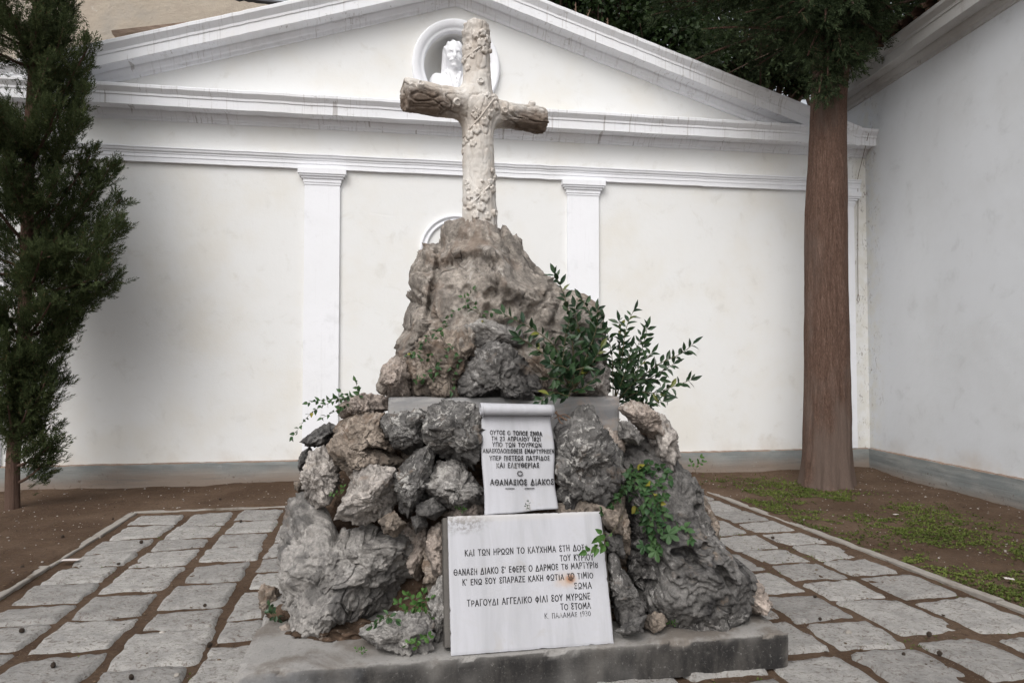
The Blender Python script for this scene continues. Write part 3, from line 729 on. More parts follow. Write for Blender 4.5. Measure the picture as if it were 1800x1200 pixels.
mk('plank', np.array(V), [(0, 1, 2, 3), (7, 6, 5, 4), (0, 4, 5, 1), (1, 5, 6, 2), (2, 6, 7, 3), (3, 7, 4, 0)], MAT['wood'], origin=V[0], smooth=False, label='weathered wooden plank lying on the left slope of the pediment', cat='plank')
# thin cord hanging in the corner
pts = [wall_pt(-0.18 + 0.012 * math.sin(t * 5), -0.33 + 0.28 * min(1, t * 4), 5.0 - 2.35 * t) for t in np.linspace(0, 1, 24)]
cb = MB(); cb.tube(pts, 0.004, 5); 
e_ = pts[-1]; cb.tube([e_, e_ + (0.02, 0, -0.09), e_ + (0.0, -0.01, -0.13), e_ + (-0.02, 0, -0.09), e_], 0.004, 5)
cb.build('cord', MAT['twig'], None, smooth=True, origin=pts[-1], label='thin brown cord hanging from the cornice in the wall corner', cat='cord')
#%%PART2
# ------------------------------------------------------------------ bust in the niche (built in the wall frame)
def smin(a, b, k):
    h = np.clip(0.5 + 0.5 * (b - a) / k, 0, 1); return b * (1 - h) + a * h - k * h * (1 - h)
def ell(P, c, r):
    q = (P - np.asarray(c)) / np.asarray(r); l = np.linalg.norm(q, axis=1)
    return (l - 1) * np.minimum.reduce(r) if l is not None else l
def caps(P, a, b, ra, rb=None):
    a = np.asarray(a, float); b = np.asarray(b, float); rb = ra if rb is None else rb
    d = b - a; t = np.clip(((P - a) @ d) / (d @ d), 0, 1)
    return np.linalg.norm(P - a - t[:, None] * d, axis=1) - (ra + (rb - ra) * t)
def bust_sdf(P):
    # local: x across, -y to the front, z up; chin at 0, crown at 0.40
    f = ell(P, (0, 0.0, 0.24), (0.128, 0.155, 0.165))
    f = smin(f, ell(P, (0, -0.035, 0.115), (0.095, 0.105, 0.12)), 0.05)
    f = smin(f, caps(P, (-0.06, -0.128, 0.232), (0.06, -0.128, 0.232), 0.020), 0.025)          # brow
    for s in (-1, 1):
        f = np.maximum(f, -(ell(P, (s * 0.048, -0.152, 0.197), (0.034, 0.030, 0.022))))
        f = smin(f, ell(P, (s * 0.047, -0.118, 0.197), (0.024, 0.022, 0.016)), 0.006)           # eyes
        f = smin(f, ell(P, (s * 0.068, -0.095, 0.145), (0.035, 0.035, 0.03)), 0.03)             # cheeks
        f = smin(f, caps(P, (s * 0.008, -0.150, 0.103), (s * 0.085, -0.118, 0.088), 0.017, 0.006), 0.012)   # moustache
        f = smin(f, ell(P, (s * 0.125, 0.01, 0.19), (0.018, 0.035, 0.045)), 0.012)              # ears
        f = smin(f, caps(P, (s * 0.115, 0.03, 0.27), (s * 0.135, 0.06, 0.0), 0.05, 0.045), 0.03)          # long hair
    f = smin(f, caps(P, (0, -0.135, 0.225), (0, -0.172, 0.135), 0.014, 0.026), 0.016)           # nose
    f = smin(f, caps(P, (-0.025, -0.132, 0.072), (0.025, -0.132, 0.072), 0.012), 0.012)         # lip
    f = smin(f, ell(P, (0, -0.110, 0.03), (0.038, 0.035, 0.03)), 0.02)                          # chin
    h = ell(P, (0, 0.035, 0.285), (0.148, 0.165, 0.14)) + 0.009 * np.sin(P[:, 0] * 75 + P[:, 2] * 30)
    h = np.maximum(h, -(ell(P, (0, -0.19, 0.19), (0.115, 0.16, 0.115)))); f = smin(f, h, 0.012)   # cap of hair
    f = smin(f, caps(P, (0, 0.02, -0.06), (0, 0.0, 0.06), 0.088, 0.075), 0.04)                   # neck
    f = smin(f, ell(P, (0, 0.04, -0.27), (0.31, 0.16, 0.24)), 0.05)                             # chest
    for s in (-1, 1):
        f = smin(f, ell(P, (s * 0.245, 0.05, -0.21), (0.105, 0.12, 0.17)), 0.05)
        f = smin(f, caps(P, (s * 0.085, -0.06, -0.055), (s * 0.02, -0.145, -0.36), 0.024, 0.02), 0.012)     # lapels
        f = smin(f, caps(P, (s * 0.24, -0.05, -0.10), (s * 0.12, -0.12, -0.40), 0.017), 0.012)
        f = smin(f, caps(P, (s * 0.09, -0.04, -0.045), (s * 0.115, 0.08, -0.02), 0.028), 0.012)              # collar
    for k_ in range(4): f = smin(f, ell(P, (0.03, -0.118 - 0.004 * k_, -0.14 - 0.06 * k_), (0.013,) * 3), 0.006)
    return np.maximum(f, P[:, 2] * -1 - 0.50)
h_ = 0.0075; lo = np.array([-0.40, -0.22, -0.52]); sh = (108, 62, 128)
g = np.stack(np.meshgrid(*[lo[i] + h_ * np.arange(sh[i]) for i in range(3)], indexing='ij'), -1).reshape(-1, 3)
bf = bust_sdf(g).reshape(sh); BV, BQ = nets(bf, lo, h_)
BV = BV * 0.98
be = empty('bust', wall_pt(-6.27, 0.10, 5.70), (R(4), 0, WA), label='white marble bust of a man with moustache in the oval niche', cat='bust')
be.rotation_euler = (R(3), 0, WA)
mk('head_and_shoulders', BV, BQ, MAT['bust'], be, local=True)

# ------------------------------------------------------------------ monument: plinth and ledge
def worn_box(L, D, Hh, res, seed, amp=0.006, chip=0.02):
    """box from (−L/2..L/2, 0..D, 0..Hh), dense, with worn and chipped arrises"""
    nx_, ny_, nz_ = [max(2, int(v / res)) for v in (L, D, Hh)]
    V = []; F = []; key = {}
    def vid(i, j, k):
        q = (i, j, k)
        if q not in key: key[q] = len(V); V.append((i / nx_, j / ny_, k / nz_))
        return key[q]
    for i in range(nx_):
        for j in range(ny_):
            F.append((vid(i, j, nz_), vid(i + 1, j, nz_), vid(i + 1, j + 1, nz_), vid(i, j + 1, nz_)))
    for i in range(nx_):
        for k in range(nz_):
            F.append((vid(i, 0, k), vid(i + 1, 0, k), vid(i + 1, 0, k + 1), vid(i, 0, k + 1)))
            F.append((vid(i + 1, ny_, k), vid(i, ny_, k), vid(i, ny_, k + 1), vid(i + 1, ny_, k + 1)))
    for j in range(ny_):
        for k in range(nz_):
            F.append((vid(0, j + 1, k), vid(0, j, k), vid(0, j, k + 1), vid(0, j + 1, k + 1)))
            F.append((vid(nx_, j, k), vid(nx_, j + 1, k), vid(nx_, j + 1, k + 1), vid(nx_, j, k + 1)))
    V = np.array(V, float); P = V * (L, D, Hh) - (L / 2, 0, 0)
    dx = np.minimum(P[:, 0] + L / 2, L / 2 - P[:, 0]); dy = np.minimum(P[:, 1], D - P[:, 1]); dz = Hh - P[:, 2]
    ds = np.sort(np.stack([dx, dy, dz], 1), 1); e = ds[:, 1]            # second smallest: distance to nearest arris
    w_ = np.exp(-(e / 0.02) ** 2)
    c = (L / 2 * 0, D / 2, 0)
    inw = np.stack([-np.sign(P[:, 0]) * (dx < 0.03), np.where(P[:, 1] < D / 2, 1, -1) * (dy < 0.03), -1.0 * (dz < 0.03)], 1)
    ch = chip * sstep(0.15, 0.7, fbm(P * 7 + seed, 3, seed)) * w_ + 0.004 * w_
    P = P + inw * ch[:, None]
    P = P + np.stack([perlin(P * 9, seed + 1), perlin(P * 9, seed + 2), perlin(P * 9, seed + 3)], 1) * amp * 0.6 + np.stack([0 * dx, perlin(P * 2, seed + 4), perlin(P * 2, seed + 5)], 1) * amp
    return P, F
pe = empty('plinth', (PLC[0], PLC[1], 0), (0, 0, PLA), label='dark weathered stone plinth carrying the whole rockery', cat='plinth')
P, F = worn_box(2.79, 2.45, 0.178, 0.02, 3); P[:, 2] -= 0.002
mk('block', P, F, MAT['plinth'], pe, local=True, smooth=False)
P, F = worn_box(2.60, 2.3, 0.09, 0.035, 5, 0.014, 0.04); P[:, 2] -= 0.088; P[:, 1] += 0.06
mk('footing', P, F, MAT['rk_brown'], pe, local=True, smooth=True)
LG0 = at(682, 698, 3.96); LG1 = at(1090, 698, 4.20)
LA = math.atan2(LG1[1] - LG0[1], LG1[0] - LG0[0]); LL = np.linalg.norm(LG1 - LG0)
le = empty('ledge', ((LG0 + LG1) / 2 - (0, 0, 0.25)), (0, 0, LA), label='grey marble ledge slab between the lower rockery and the peak rock', cat='slab')
P, F = worn_box(LL, 0.95, 0.25, 0.02, 8, 0.003, 0.012); mk('block', P, F, MAT['ledge'], le, local=True, smooth=False)

# ------------------------------------------------------------------ rocks
def ico(n):
    bm = bmesh.new(); bmesh.ops.create_icosphere(bm, subdivisions=n, radius=1)
    V = np.array([v.co for v in bm.verts]); F = np.array([[v.index for v in f.verts] for f in bm.faces]); bm.free(); return V, F
ICO = {n: ico(n) for n in (4, 5, 6, 7)}
ALLV = []; ALLF = []; _nb = 0
def Z1(*a): return [(460 + x / 2.4, 680 + y / 2.4) for x, y in a]
def Z3(*a): return [(960 + x / 2.45, 690 + y / 2.45) for x, y in a]
def Z5(*a): return [(600 + x / 2.727, 380 + y / 2.727) for x, y in a]
def rock(poly, Yc, D, mat, label, seed, lvl=6, style='block', q=2.6, cuts=9, amp=1.0, lean=0.0, name='boulder', cat='boulder', twist=0.0, sculpt=(), gs=None, calm=()):
    global _nb
    W = np.array([at(px, py, Yc) for px, py in poly])[:, [0, 2]]
    A2 = 0; c = np.zeros(2); n = len(W)
    for i in range(n):
        cr = W[i][0] * W[(i + 1) % n][1] - W[(i + 1) % n][0] * W[i][1]; A2 += cr; c += (W[i] + W[(i + 1) % n]) * cr
    c /= 3 * A2; W = c + (W - c) * (gs or (1.17 if lvl <= 6 else 1.02)); Rm = math.sqrt(abs(A2) / 2 / math.pi)
    N, F = ICO[lvl]
    th = np.arctan2(N[:, 2], N[:, 0]); dirs = np.stack([np.cos(th), np.sin(th)], 1)
    rad = np.zeros(len(N))
    for i in range(n):
        a = W[i] - c; b = W[(i + 1) % n] - c; e = b - a
        den = dirs[:, 0] * e[1] - dirs[:, 1] * e[0]; den = np.where(np.abs(den) < 1e-9, 1e-9, den)
        t = (a[0] * e[1] - a[1] * e[0]) / den; s = (a[0] * dirs[:, 1] - a[1] * dirs[:, 0]) / den
        ok = (t > 0) & (s >= -1e-6) & (s <= 1 + 1e-6); rad = np.where(ok, np.maximum(rad, t), rad)
    s = np.sqrt(N[:, 0] ** 2 + N[:, 2] ** 2); ny_ = N[:, 1]
    k = (s ** q + np.abs(ny_) ** q) ** (-1 / q)
    U = np.stack([dirs[:, 0] * s * k, ny_ * k, dirs[:, 1] * s * k], 1)
    r_ = np.random.default_rng(seed)
    for i in range(cuts):                    # flat broken faces
        nv = r_.normal(size=3); nv[1] = -abs(nv[1]) if i % 3 else nv[1]; nv /= np.linalg.norm(nv)
        if abs(nv[1]) < 0.35: nv[1] = -0.5; nv /= np.linalg.norm(nv)
        hh = r_.uniform(0.52, 0.84); ov_ = np.maximum(0, U @ nv - hh); U = U - (ov_ * 0.88)[:, None] * nv
    # radial scale by outline, eased to a plain round towards the middle so that no spokes form
    ez_ = sstep(0.25, 0.97, s); rad0 = rad; rad = Rm * 0.97 * (1 - ez_) + rad * ez_
    su = np.sqrt(U[:, 0] ** 2 + U[:, 2] ** 2) + 1e-9
    P = np.stack([c[0] + U[:, 0] / su * su * rad, Yc + U[:, 1] * D + 0 * su, c[1] + U[:, 2] / su * su * rad], 1)
    P[:, 1] += lean * (P[:, 2] - c[1]) + twist * (P[:, 0] - c[0])
    nd = np.stack([U[:, 0], U[:, 1] * 1.0, U[:, 2]], 1); nd /= np.linalg.norm(nd, axis=1)[:, None] + 1e-9
    f = 1 / Rm; o_ = seed * 3.7
    Q = P + np.stack([perlin(P * 1.7 * f, seed + 50), perlin(P * 1.7 * f, seed + 51), perlin(P * 1.7 * f, seed + 52)], 1) * Rm * 0.22
    d = 0.09 * Rm * fbm(Q * 1.15 * f + o_, 3, seed)
    if style == 'block':
        # ledges and breaks: quantised noise gives steps, ridges give cracks
        st = fbm(Q * 1.6 * f + 9, 3, seed + 7) * 3.0; fr = st - np.floor(st); d = d + 0.075 * Rm * (np.floor(st) + sstep(0.55, 1, fr)) / 1.6
        d = d + 0.030 * Rm * ridged(Q * 2.2 * f, 3, seed + 3)
        g_ = 1 - np.abs(perlin(Q * (2.3 * f) * (1, 1, 1.7), seed + 4)) * 2; d = d - 0.085 * Rm * sstep(0.86, 1, g_)
        d = d + 0.23 * Rm * facets(Q * 1.5 * f, seed) + 0.05 * Rm * facets(Q * 4.3 * f, seed + 2)
    elif style == 'karst':
        d = d + 0.07 * Rm * ridged(Q * 1.6 * f * (1, 1, 1.8), 4, seed + 3) + 0.05 * Rm * facets(Q * 3.2 * f * (1, 1, 1.6), seed + 2)
        f1, f2 = worley(Q * 5.5 * f * (1, 1, 1.5), seed); mk_ = sstep(0.0, 0.35, perlin(P * 2.0 * f, seed + 8)); d = d - 0.09 * Rm * sstep(0.42, 0.12, f1) * mk_
        f1, f2 = worley(Q * 13 * f, seed + 1); d = d - 0.022 * Rm * sstep(0.40, 0.10, f1)
        g_ = 1 - np.abs(perlin(Q * (2.4 * f) * (1, 1, 3.0), seed + 4)) * 2; d = d - 0.05 * Rm * sstep(0.8, 1, g_)
    elif style == 'cliff':
        st = fbm(Q * 1.3 * f + 9, 3, seed + 7) * 2.6; fr = st - np.floor(st); d = 0.55 * d + 0.05 * Rm * (np.floor(st) + sstep(0.72, 1, fr))
        d = d + 0.20 * Rm * facets(Q * 1.4 * f * (1, 1, .8), seed + 1) + 0.040 * Rm * facets(Q * 3.4 * f, seed + 2) + 0.016 * Rm * facets(Q * 8 * f, seed + 3) + 0.010 * Rm * facets(Q * 17 * f, seed + 4)
        d = d + 0.02 * Rm * ridged(Q * 5 * f, 3, seed + 3)
        g_ = 1 - np.abs(perlin(Q * (1.9 * f) * (1.6, 1, .8), seed + 4)) * 2; d = d - 0.06 * Rm * sstep(0.93, 1, g_)
        f1, f2 = worley(Q * 7 * f, seed + 2); d = d - 0.03 * Rm * sstep(0.40, 0.12, f1) * sstep(0, .3, perlin(P * 2 * f, seed + 8))
    elif style == 'smooth':
        d = d + 0.040 * Rm * ridged(Q * 1.6 * f, 3, seed + 3)
        d = d + 0.075 * Rm * facets(Q * 1.8 * f, seed + 1) + 0.036 * Rm * facets(Q * 4.6 * f, seed + 2) + 0.018 * Rm * facets(Q * 10 * f, seed + 3)
        f1, f2 = worley(Q * 5 * f * (1, 1, 1.3), seed + 2); d = d - 0.025 * Rm * sstep(0.45, 0.12, f1) * sstep(0, .3, perlin(P * 2 * f, seed + 8))
        g_ = 1 - np.abs(perlin(Q * (1.5 * f) * (1, 1, 1.9), seed + 4)) * 2; d = d - 0.08 * Rm * sstep(0.93, 1, g_)
        st = fbm(Q * 1.4 * f + 9, 3, seed + 7) * 2.5; fr = st - np.floor(st); d = d + 0.035 * Rm * (np.floor(st) + sstep(0.6, 1, fr))
    fr_ = 0.006 if style in ('smooth', 'cliff') else 0.010 if lvl >= 6 else 0.008
    d = d + fr_ * fbm(P * 17, 5, seed + 5) + 0.006 * ridged(P * 38, 3, seed + 6) + fr_ * 0.9 * facets(P * 13, seed + 11)
    f1, f2 = worley(P * 26, seed + 9); d = d - 0.008 * sstep(0.4, 0.1, f1)
    if calm:            # broad worn faces where the breakage is gentler
        c0 = at(0, 0, 1); kk = np.ones(len(P)); fw0 = P[:, 1] * math.cos(PITCH) + (P[:, 2] - H) * math.sin(PITCH); px0 = 900 + FPX * P[:, 0] / fw0; py0 = 600 - FPX * (-P[:, 1] * math.sin(PITCH) + (P[:, 2] - H) * math.cos(PITCH)) / fw0
        for cx_, cy_, rx_, ry_ in calm: kk = np.minimum(kk, 0.22 + 0.78 * sstep(0.6, 1.25, np.hypot((px0 - cx_) / rx_, (py0 - cy_) / ry_)))
        kk = np.where(U[:, 1] < 0.1, kk, 1); d = d.mean() + (d - d.mean()) * kk
    P = P + nd * ((d - d.mean()) * amp)[:, None]
    # bring the broken, weathered outline back to the stone's real extent
    for _ in range(3):
        qx = P[:, 0] - c[0]; qz = P[:, 2] - c[1]; an = np.arctan2(qz, qx); ra = np.hypot(qx, qz); NB_ = 72 if lvl == 7 else 44
        ib = ((an + math.pi) / (2 * math.pi) * NB_).astype(int) % NB_
        act = np.zeros(NB_); tgt = np.zeros(NB_)
        np.maximum.at(act, ib, ra); an0 = (ib + 0.5) / NB_ * 2 * math.pi - math.pi
        ang_o = np.argsort(th); tgt = np.interp((np.arange(NB_) + 0.5) / NB_ * 2 * math.pi - math.pi, th[ang_o], rad0[ang_o])
        fac = np.clip(tgt / np.maximum(act, 1e-3), 0.7, 1.6); fac = (np.roll(fac, 1) + 2 * fac + np.roll(fac, -1)) / 4
        k2 = np.interp(an, np.linspace(-math.pi, math.pi, NB_ + 2)[0:1].tolist() + ((np.arange(NB_) + 0.5) / NB_ * 2 * math.pi - math.pi).tolist() + [math.pi], [(fac[0] + fac[-1]) / 2] + fac.tolist() + [(fac[0] + fac[-1]) / 2])
        k2 = 1 + (k2 - 1) * sstep(0.35, 0.95, su); P[:, 0] = c[0] + qx * k2; P[:, 2] = c[1] + qz * k2
    if sculpt:
        cp_, sp_ = math.cos(PITCH), math.sin(PITCH); fw = P[:, 1] * cp_ + (P[:, 2] - H) * sp_; upc = -P[:, 1] * sp_ + (P[:, 2] - H) * cp_
        sx_ = 900 + FPX * P[:, 0] / fw + 6 * perlin(P * 9, seed); sy_ = 600 - FPX * upc / fw + 6 * perlin(P * 9, seed + 1); front = sstep(0.25, -0.15, U[:, 1])
        for pts, wd, dep in sculpt:
            dm = np.full(len(P), 1e9)
            if len(pts) == 1: dm = np.hypot(sx_ - pts[0][0], sy_ - pts[0][1])
            for (ax_, ay_), (bx_, by_) in zip(pts[:-1], pts[1:]):
                ex_, ey_ = bx_ - ax_, by_ - ay_; t = np.clip(((sx_ - ax_) * ex_ + (sy_ - ay_) * ey_) / (ex_ ** 2 + ey_ ** 2), 0, 1)
                dm = np.minimum(dm, np.hypot(sx_ - ax_ - t * ex_, sy_ - ay_ - t * ey_))
            P[:, 1] += dep * front * (sstep(1.15, 0.45, dm / wd) if dep > 0 and wd < 15 else np.exp(-(dm / wd) ** 2))
    org = np.array([c[0], Yc, P[:, 2].min()])
    ALLV.append(P); ALLF.append(F + _nb); _nb += len(P)
    return mk(name, P, F, mat, origin=org, label=label, cat=cat)
B_ = MAT
# --- lower left
rock(Z1((90, 475), (180, 448), (262, 500), (308, 590), (350, 605), (450, 570), (520, 605), (600, 600), (685, 650), (695, 730), (645, 820), (575, 850), (555, 925), (480, 975), (380, 1003), (270, 1025), (150, 990), (62, 910), (40, 790), (22, 690), (55, 560)), 3.97, 0.40, B_['rk_big'], 'largest grey boulder at the lower left corner of the rockery', 11, 7, 'smooth', amp=0.95, cuts=10, lean=0.12,
     sculpt=[(Z1((300, 872), (360, 856), (412, 842)), 4, .05), (Z1((405, 755), (470, 812)), 5, .03), (Z1((310, 850), (420, 800), (560, 835)), 16, -.03), (Z1((290, 880), (420, 860), (555, 860)), 9, .03), (Z1((110, 800), (220, 700), (340, 690), (480, 640)), 18, -.05), (Z1((140, 900), (280, 850)), 20, .04), (Z1((200, 480), (160, 620)), 14, -.04), (Z1((330, 590), (330, 640)), 12, .04), (Z1((560, 640), (640, 720)), 20, -.04), (Z1((500, 740), (600, 760)), 18, .035)])
rock(Z1((10, 830), (60, 850), (75, 930), (60, 985), (15, 960), (0, 900)), 4.2, 0.14, B_['rk_brown'], 'brownish low rock peeping out left of the largest grey boulder', 12, 5)
rock(Z1((200, 285), (262, 262), (312, 320), (318, 400), (295, 470), (245, 500), (190, 455), (172, 370)), 3.98, 0.20, B_['rk_pale'], 'upright pale brown rock standing on the largest grey boulder at its left', 13, 6)
rock(Z1((290, 250), (345, 190), (430, 235), (500, 255), (592, 318), (545, 352), (440, 345), (372, 372), (320, 330)), 3.93, 0.19, B_['rk_brown'], 'brown wedge rock under the long overhanging rock, left of the dark cavity', 14, 6)
rock(Z1((300, 185), (355, 128), (425, 113), (525, 115), (560, 180), (590, 270), (500, 262), (400, 240), (330, 235)), 4.0, 0.22, B_['rk_brown'], 'long lichen spotted brown rock overhanging the rockery upper left', 15, 6)
rock(Z1((470, 150), (540, 118), (640, 102), (705, 120), (692, 210), (655, 272), (600, 285), (560, 250), (500, 200)), 3.93, 0.19, B_['rk_dark'], 'dark angular rock just under the left end of the grey ledge', 16, 6)
rock(Z1((328, 85), (375, 50), (425, 30), (510, 45), (528, 100), (445, 122), (335, 132)), 4.12, 0.2, B_['rk_pink'], 'pinkish flat rock at the top left, beside the end of the ledge', 17, 6)
rock(Z1((178, 225), (215, 190), (262, 160), (318, 175), (292, 245), (215, 256)), 4.15, 0.18, B_['rk_dark'], 'small dark rock on the upper left outline, near the trailing creeper', 18, 5)
rock(Z1((163, 285), (196, 255), (208, 300), (172, 365), (160, 330)), 4.18, 0.11, B_['rk_dark'], 'narrow black rock on the left outline above the brown soil', 19, 5)
rock(Z1((135, 400), (180, 390), (195, 430), (160, 445), (138, 430)), 4.15, 0.1, B_['rk_brown'], 'little brown stone sticking out above the largest boulder at far left', 20, 5)
rock(Z1((380, 358), (432, 328), (500, 345), (552, 362), (556, 480), (520, 545), (420, 570), (326, 545), (340, 470), (368, 425)), 3.83, 0.17, B_['rk_pale'], 'pale grey angular rock in the middle of the left rockery', 21, 6, amp=0.9)
rock(Z1((560, 375), (640, 285), (700, 258), (722, 300), (705, 380), (690, 465), (622, 545), (580, 500)), 3.80, 0.17, B_['rk_dark'], 'tall dark grey rock right of the pale angular rock', 22, 6)
rock(Z1((712, 100), (760, 72), (890, 82), (925, 120), (928, 230), (885, 335), (780, 302), (720, 272), (688, 205)), 3.84, 0.20, B_['rk_dark'], 'blocky dark rock with pale top touching the marble scroll on its left', 23, 6)
rock(Z1((695, 400), (740, 335), (832, 322), (885, 395), (925, 440), (925, 500), (800, 515), (700, 480)), 3.80, 0.18, B_['rk_grey'], 'lichen covered grey rock below the blocky rock, left of the scroll', 24, 6)
rock(Z1((660, 500), (720, 472), (772, 520), (725, 565), (660, 545)), 3.72, 0.09, B_['rk_dark'], 'smooth charcoal stone wedged above the smaller dark stone', 25, 5, 'smooth')
rock(Z1((632, 552), (680, 540), (695, 590), (652, 615)), 3.72, 0.07, B_['rk_dark'], 'smallest charcoal stone beside the cavity left of the marble plaque', 26, 5, 'smooth')
rock(Z1((488, 570), (560, 525), (608, 580), (562, 632), (515, 612)), 3.74, 0.10, B_['rk_brown'], 'brown rubble stone resting on top of the largest grey boulder', 27, 5)
rock(Z1((700, 620), (750, 590), (778, 660), (770, 780), (725, 770), (690, 700)), 3.72, 0.13, B_['rk_pink'], 'crumbly pinkish stone close to the upper left edge of the plaque', 28, 5)
rock(Z1((700, 890), (760, 800), (792, 840), (785, 960), (775, 1095), (725, 1105), (712, 1000)), 3.60, 0.13, B_['rk_grey'], 'upright grey stone squeezed against the left edge of the plaque', 29, 6)
rock(Z1((425, 1045), (470, 1005), (540, 985), (600, 975), (690, 985), (718, 1030), (705, 1110), (615, 1142), (540, 1140), (458, 1095)), 3.47, 0.15, B_['rk_grey'], 'small craggy grey boulder at the plinth front left of the plaque', 30, 6)
for i, (pl, lb) in enumerate([(Z1((75, 1010), (105, 1000), (130, 1025), (100, 1045)), 'pale pebble lying under the largest boulder, uppermost of a pair'), (Z1((80, 1060), (120, 1048), (125, 1085), (90, 1092)), 'pale pebble lying under the largest boulder, lowest of a pair')]):
    rock(pl, 3.72, 0.03, B_['rk_pink'], lb, 31 + i, 4, name='loose_stone', cat='stone')
rock(Z1((250, 1040), (400, 1010), (430, 1060), (360, 1120), (290, 1110), (240, 1080)), 3.68, 0.12, B_['rk_brown'], 'mossy brown rubble in the shadow beneath the largest boulder', 33, 5)
# --- lower right
rock(Z3((58, 155), (150, 92), (205, 78), (240, 165), (322, 270), (332, 350), (290, 430), (232, 492), (170, 462), (90, 478), (48, 440), (62, 360), (38, 280), (48, 240)), 3.85, 0.19, B_['rk_dark'], 'pointed lichen crusted dark rock touching the scroll on its right', 41, 6)
rock(Z3((310, 225), (420, 195), (505, 205), (562, 260), (605, 320), (652, 370), (688, 410), (692, 470), (705, 560), (745, 645), (805, 690), (862, 740), (880, 800), (845, 880), (805, 915), (700, 985), (600, 1000), (520, 965), (420, 935), (375, 860), (335, 760), (325, 640), (350, 560), (310, 450), (335, 330)), 4.10, 0.42, B_['rk_karst'], 'huge pitted dark grey karst boulder at the right of the plaque', 42, 7, 'karst', amp=0.9, lean=0.25, cuts=6,
     sculpt=[(Z3((535, 348)), 10, .09), (Z3((433, 258)), 5, .06), (Z3((690, 668)), 8, .07), (Z3((560, 700), (615, 690), (640, 735)), 12, .10), (Z3((410, 820), (478, 828)), 9, .09), (Z3((430, 752)), 7, .06), (Z3((570, 800)), 4, .05), (Z3((745, 770), (775, 790), (800, 835)), 10, .10), (Z3((665, 438)), 8, .06), (Z3((655, 495)), 7, .06), (Z3((500, 735), (550, 830)), 6, .03), (Z3((480, 280), (640, 420)), 10, -.03), (Z3((520, 290), (550, 300)), 7, .05), (Z3((640, 640), (700, 720), (740, 860)), 14, -.04), (Z3((330, 650), (400, 660), (540, 640)), 12, .03), (Z3((420, 880), (560, 900), (680, 960)), 16, -.03)])
rock(Z3((830, 830), (850, 795), (890, 788), (930, 850), (958, 905), (925, 948), (840, 948), (800, 920)), 3.92, 0.16, B_['rk_pink'], 'pale broken rock tip at the far right of the plinth', 43, 6)
rock(Z3((660, 450), (705, 470), (735, 560), (752, 650), (700, 640), (660, 560)), 4.45, 0.25, B_['rk_brown'], 'brown rock slab behind the huge pitted boulder', 44, 5)
rock(Z3((318, 75), (378, 42), (440, 58), (495, 125), (510, 205), (450, 195), (375, 130)), 4.12, 0.15, B_['rk_pink'], 'pinkish sloping rock slab at the right end of the ledge', 45, 6)
rock(Z3((440, 108), (500, 100), (548, 165), (570, 260), (545, 320), (470, 300), (450, 200)), 4.2, 0.2, B_['rk_pale'], 'pale porous rock on the upper right outline of the rockery', 46, 5)
rock(Z3((318, 130), (355, 125), (425, 195), (390, 222), (318, 205)), 4.05, 0.1, B_['rk_grey'], 'bluish grey stone tucked below the pinkish sloping slab', 47, 5)
rock(Z3((268, 720), (312, 700), (342, 780), (425, 920), (402, 965), (310, 985), (288, 880)), 3.66, 0.13, B_['rk_karst'], 'grey rubble rock along the lower right edge of the plaque', 48, 6)
rock(Z3((245, 500), (310, 515), (335, 600), (292, 615), (248, 560)), 3.68, 0.1, B_['rk_brown'], 'brown stone at the upper right corner of the plaque', 49, 5)
rock(Z3((260, 605), (330, 620), (335, 720), (300, 700), (265, 690)), 3.70, 0.08, B_['rk_dark'], 'dark stone halfway up the right edge of the plaque', 50, 5)
rock(Z3((305, 1022), (340, 998), (432, 962), (412, 1025), (340, 1050)), 3.56, 0.07, B_['rk_dark'], 'flat dark stone on the plinth beside the lower right plaque corner', 51, 5)
rock(Z3((418, 970), (500, 958), (525, 990), (470, 1025), (425, 1015)), 3.66, 0.08, B_['rk_brown'], 'flat brown stone on the plinth at the foot of the pitted boulder', 52, 5)
rock(Z3((50, 485), (170, 462), (260, 500), (260, 540), (60, 540)), 3.80, 0.08, B_['rk_brown'], 'stone strip between the top of the plaque and the pointed rock', 53, 5)
# small filling stones wedged in the gaps
rock(Z1((690, 690), (770, 640), (785, 760), (770, 890), (715, 900), (690, 800)), 3.86, 0.16, B_['rk_brown'], 'rough brown stone wedged deep between the largest boulder and the plaque', 34, 5)
rock(Z1((560, 600), (690, 590), (720, 700), (690, 790), (640, 800), (590, 720)), 4.02, 0.18, B_['rk_pink'], 'pinkish rubble packed behind the right side of the largest boulder', 35, 5)
rock(Z1((800, 505), (935, 470), (945, 545), (800, 560), (760, 540)), 3.86, 0.12, B_['rk_pink'], 'strip of pinkish rubble above the upper left corner of the plaque', 36, 5)
rock(Z1((590, 270), (700, 255), (720, 350), (690, 420), (600, 400)), 4.08, 0.15, B_['rk_brown'], 'brown stone deep in the cavity under the dark angular rock', 37, 5)
rock(Z3((235, 470), (340, 455), (360, 600), (350, 740), (270, 740), (250, 620)), 3.92, 0.17, B_['rk_brown'], 'brown rubble packed between the plaque and the pitted boulder', 54, 6)
rock(Z3((250, 150), (330, 190), (345, 330), (290, 330), (240, 240)), 4.12, 0.14, B_['rk_pink'], 'pinkish stone under the right part of the ledge, behind the pointed rock', 55, 5)
rock(Z3((320, 840), (430, 910), (440, 990), (330, 1000), (300, 920)), 3.80, 0.13, B_['rk_dark'], 'dark stone tucked under the left foot of the pitted boulder', 56, 5)
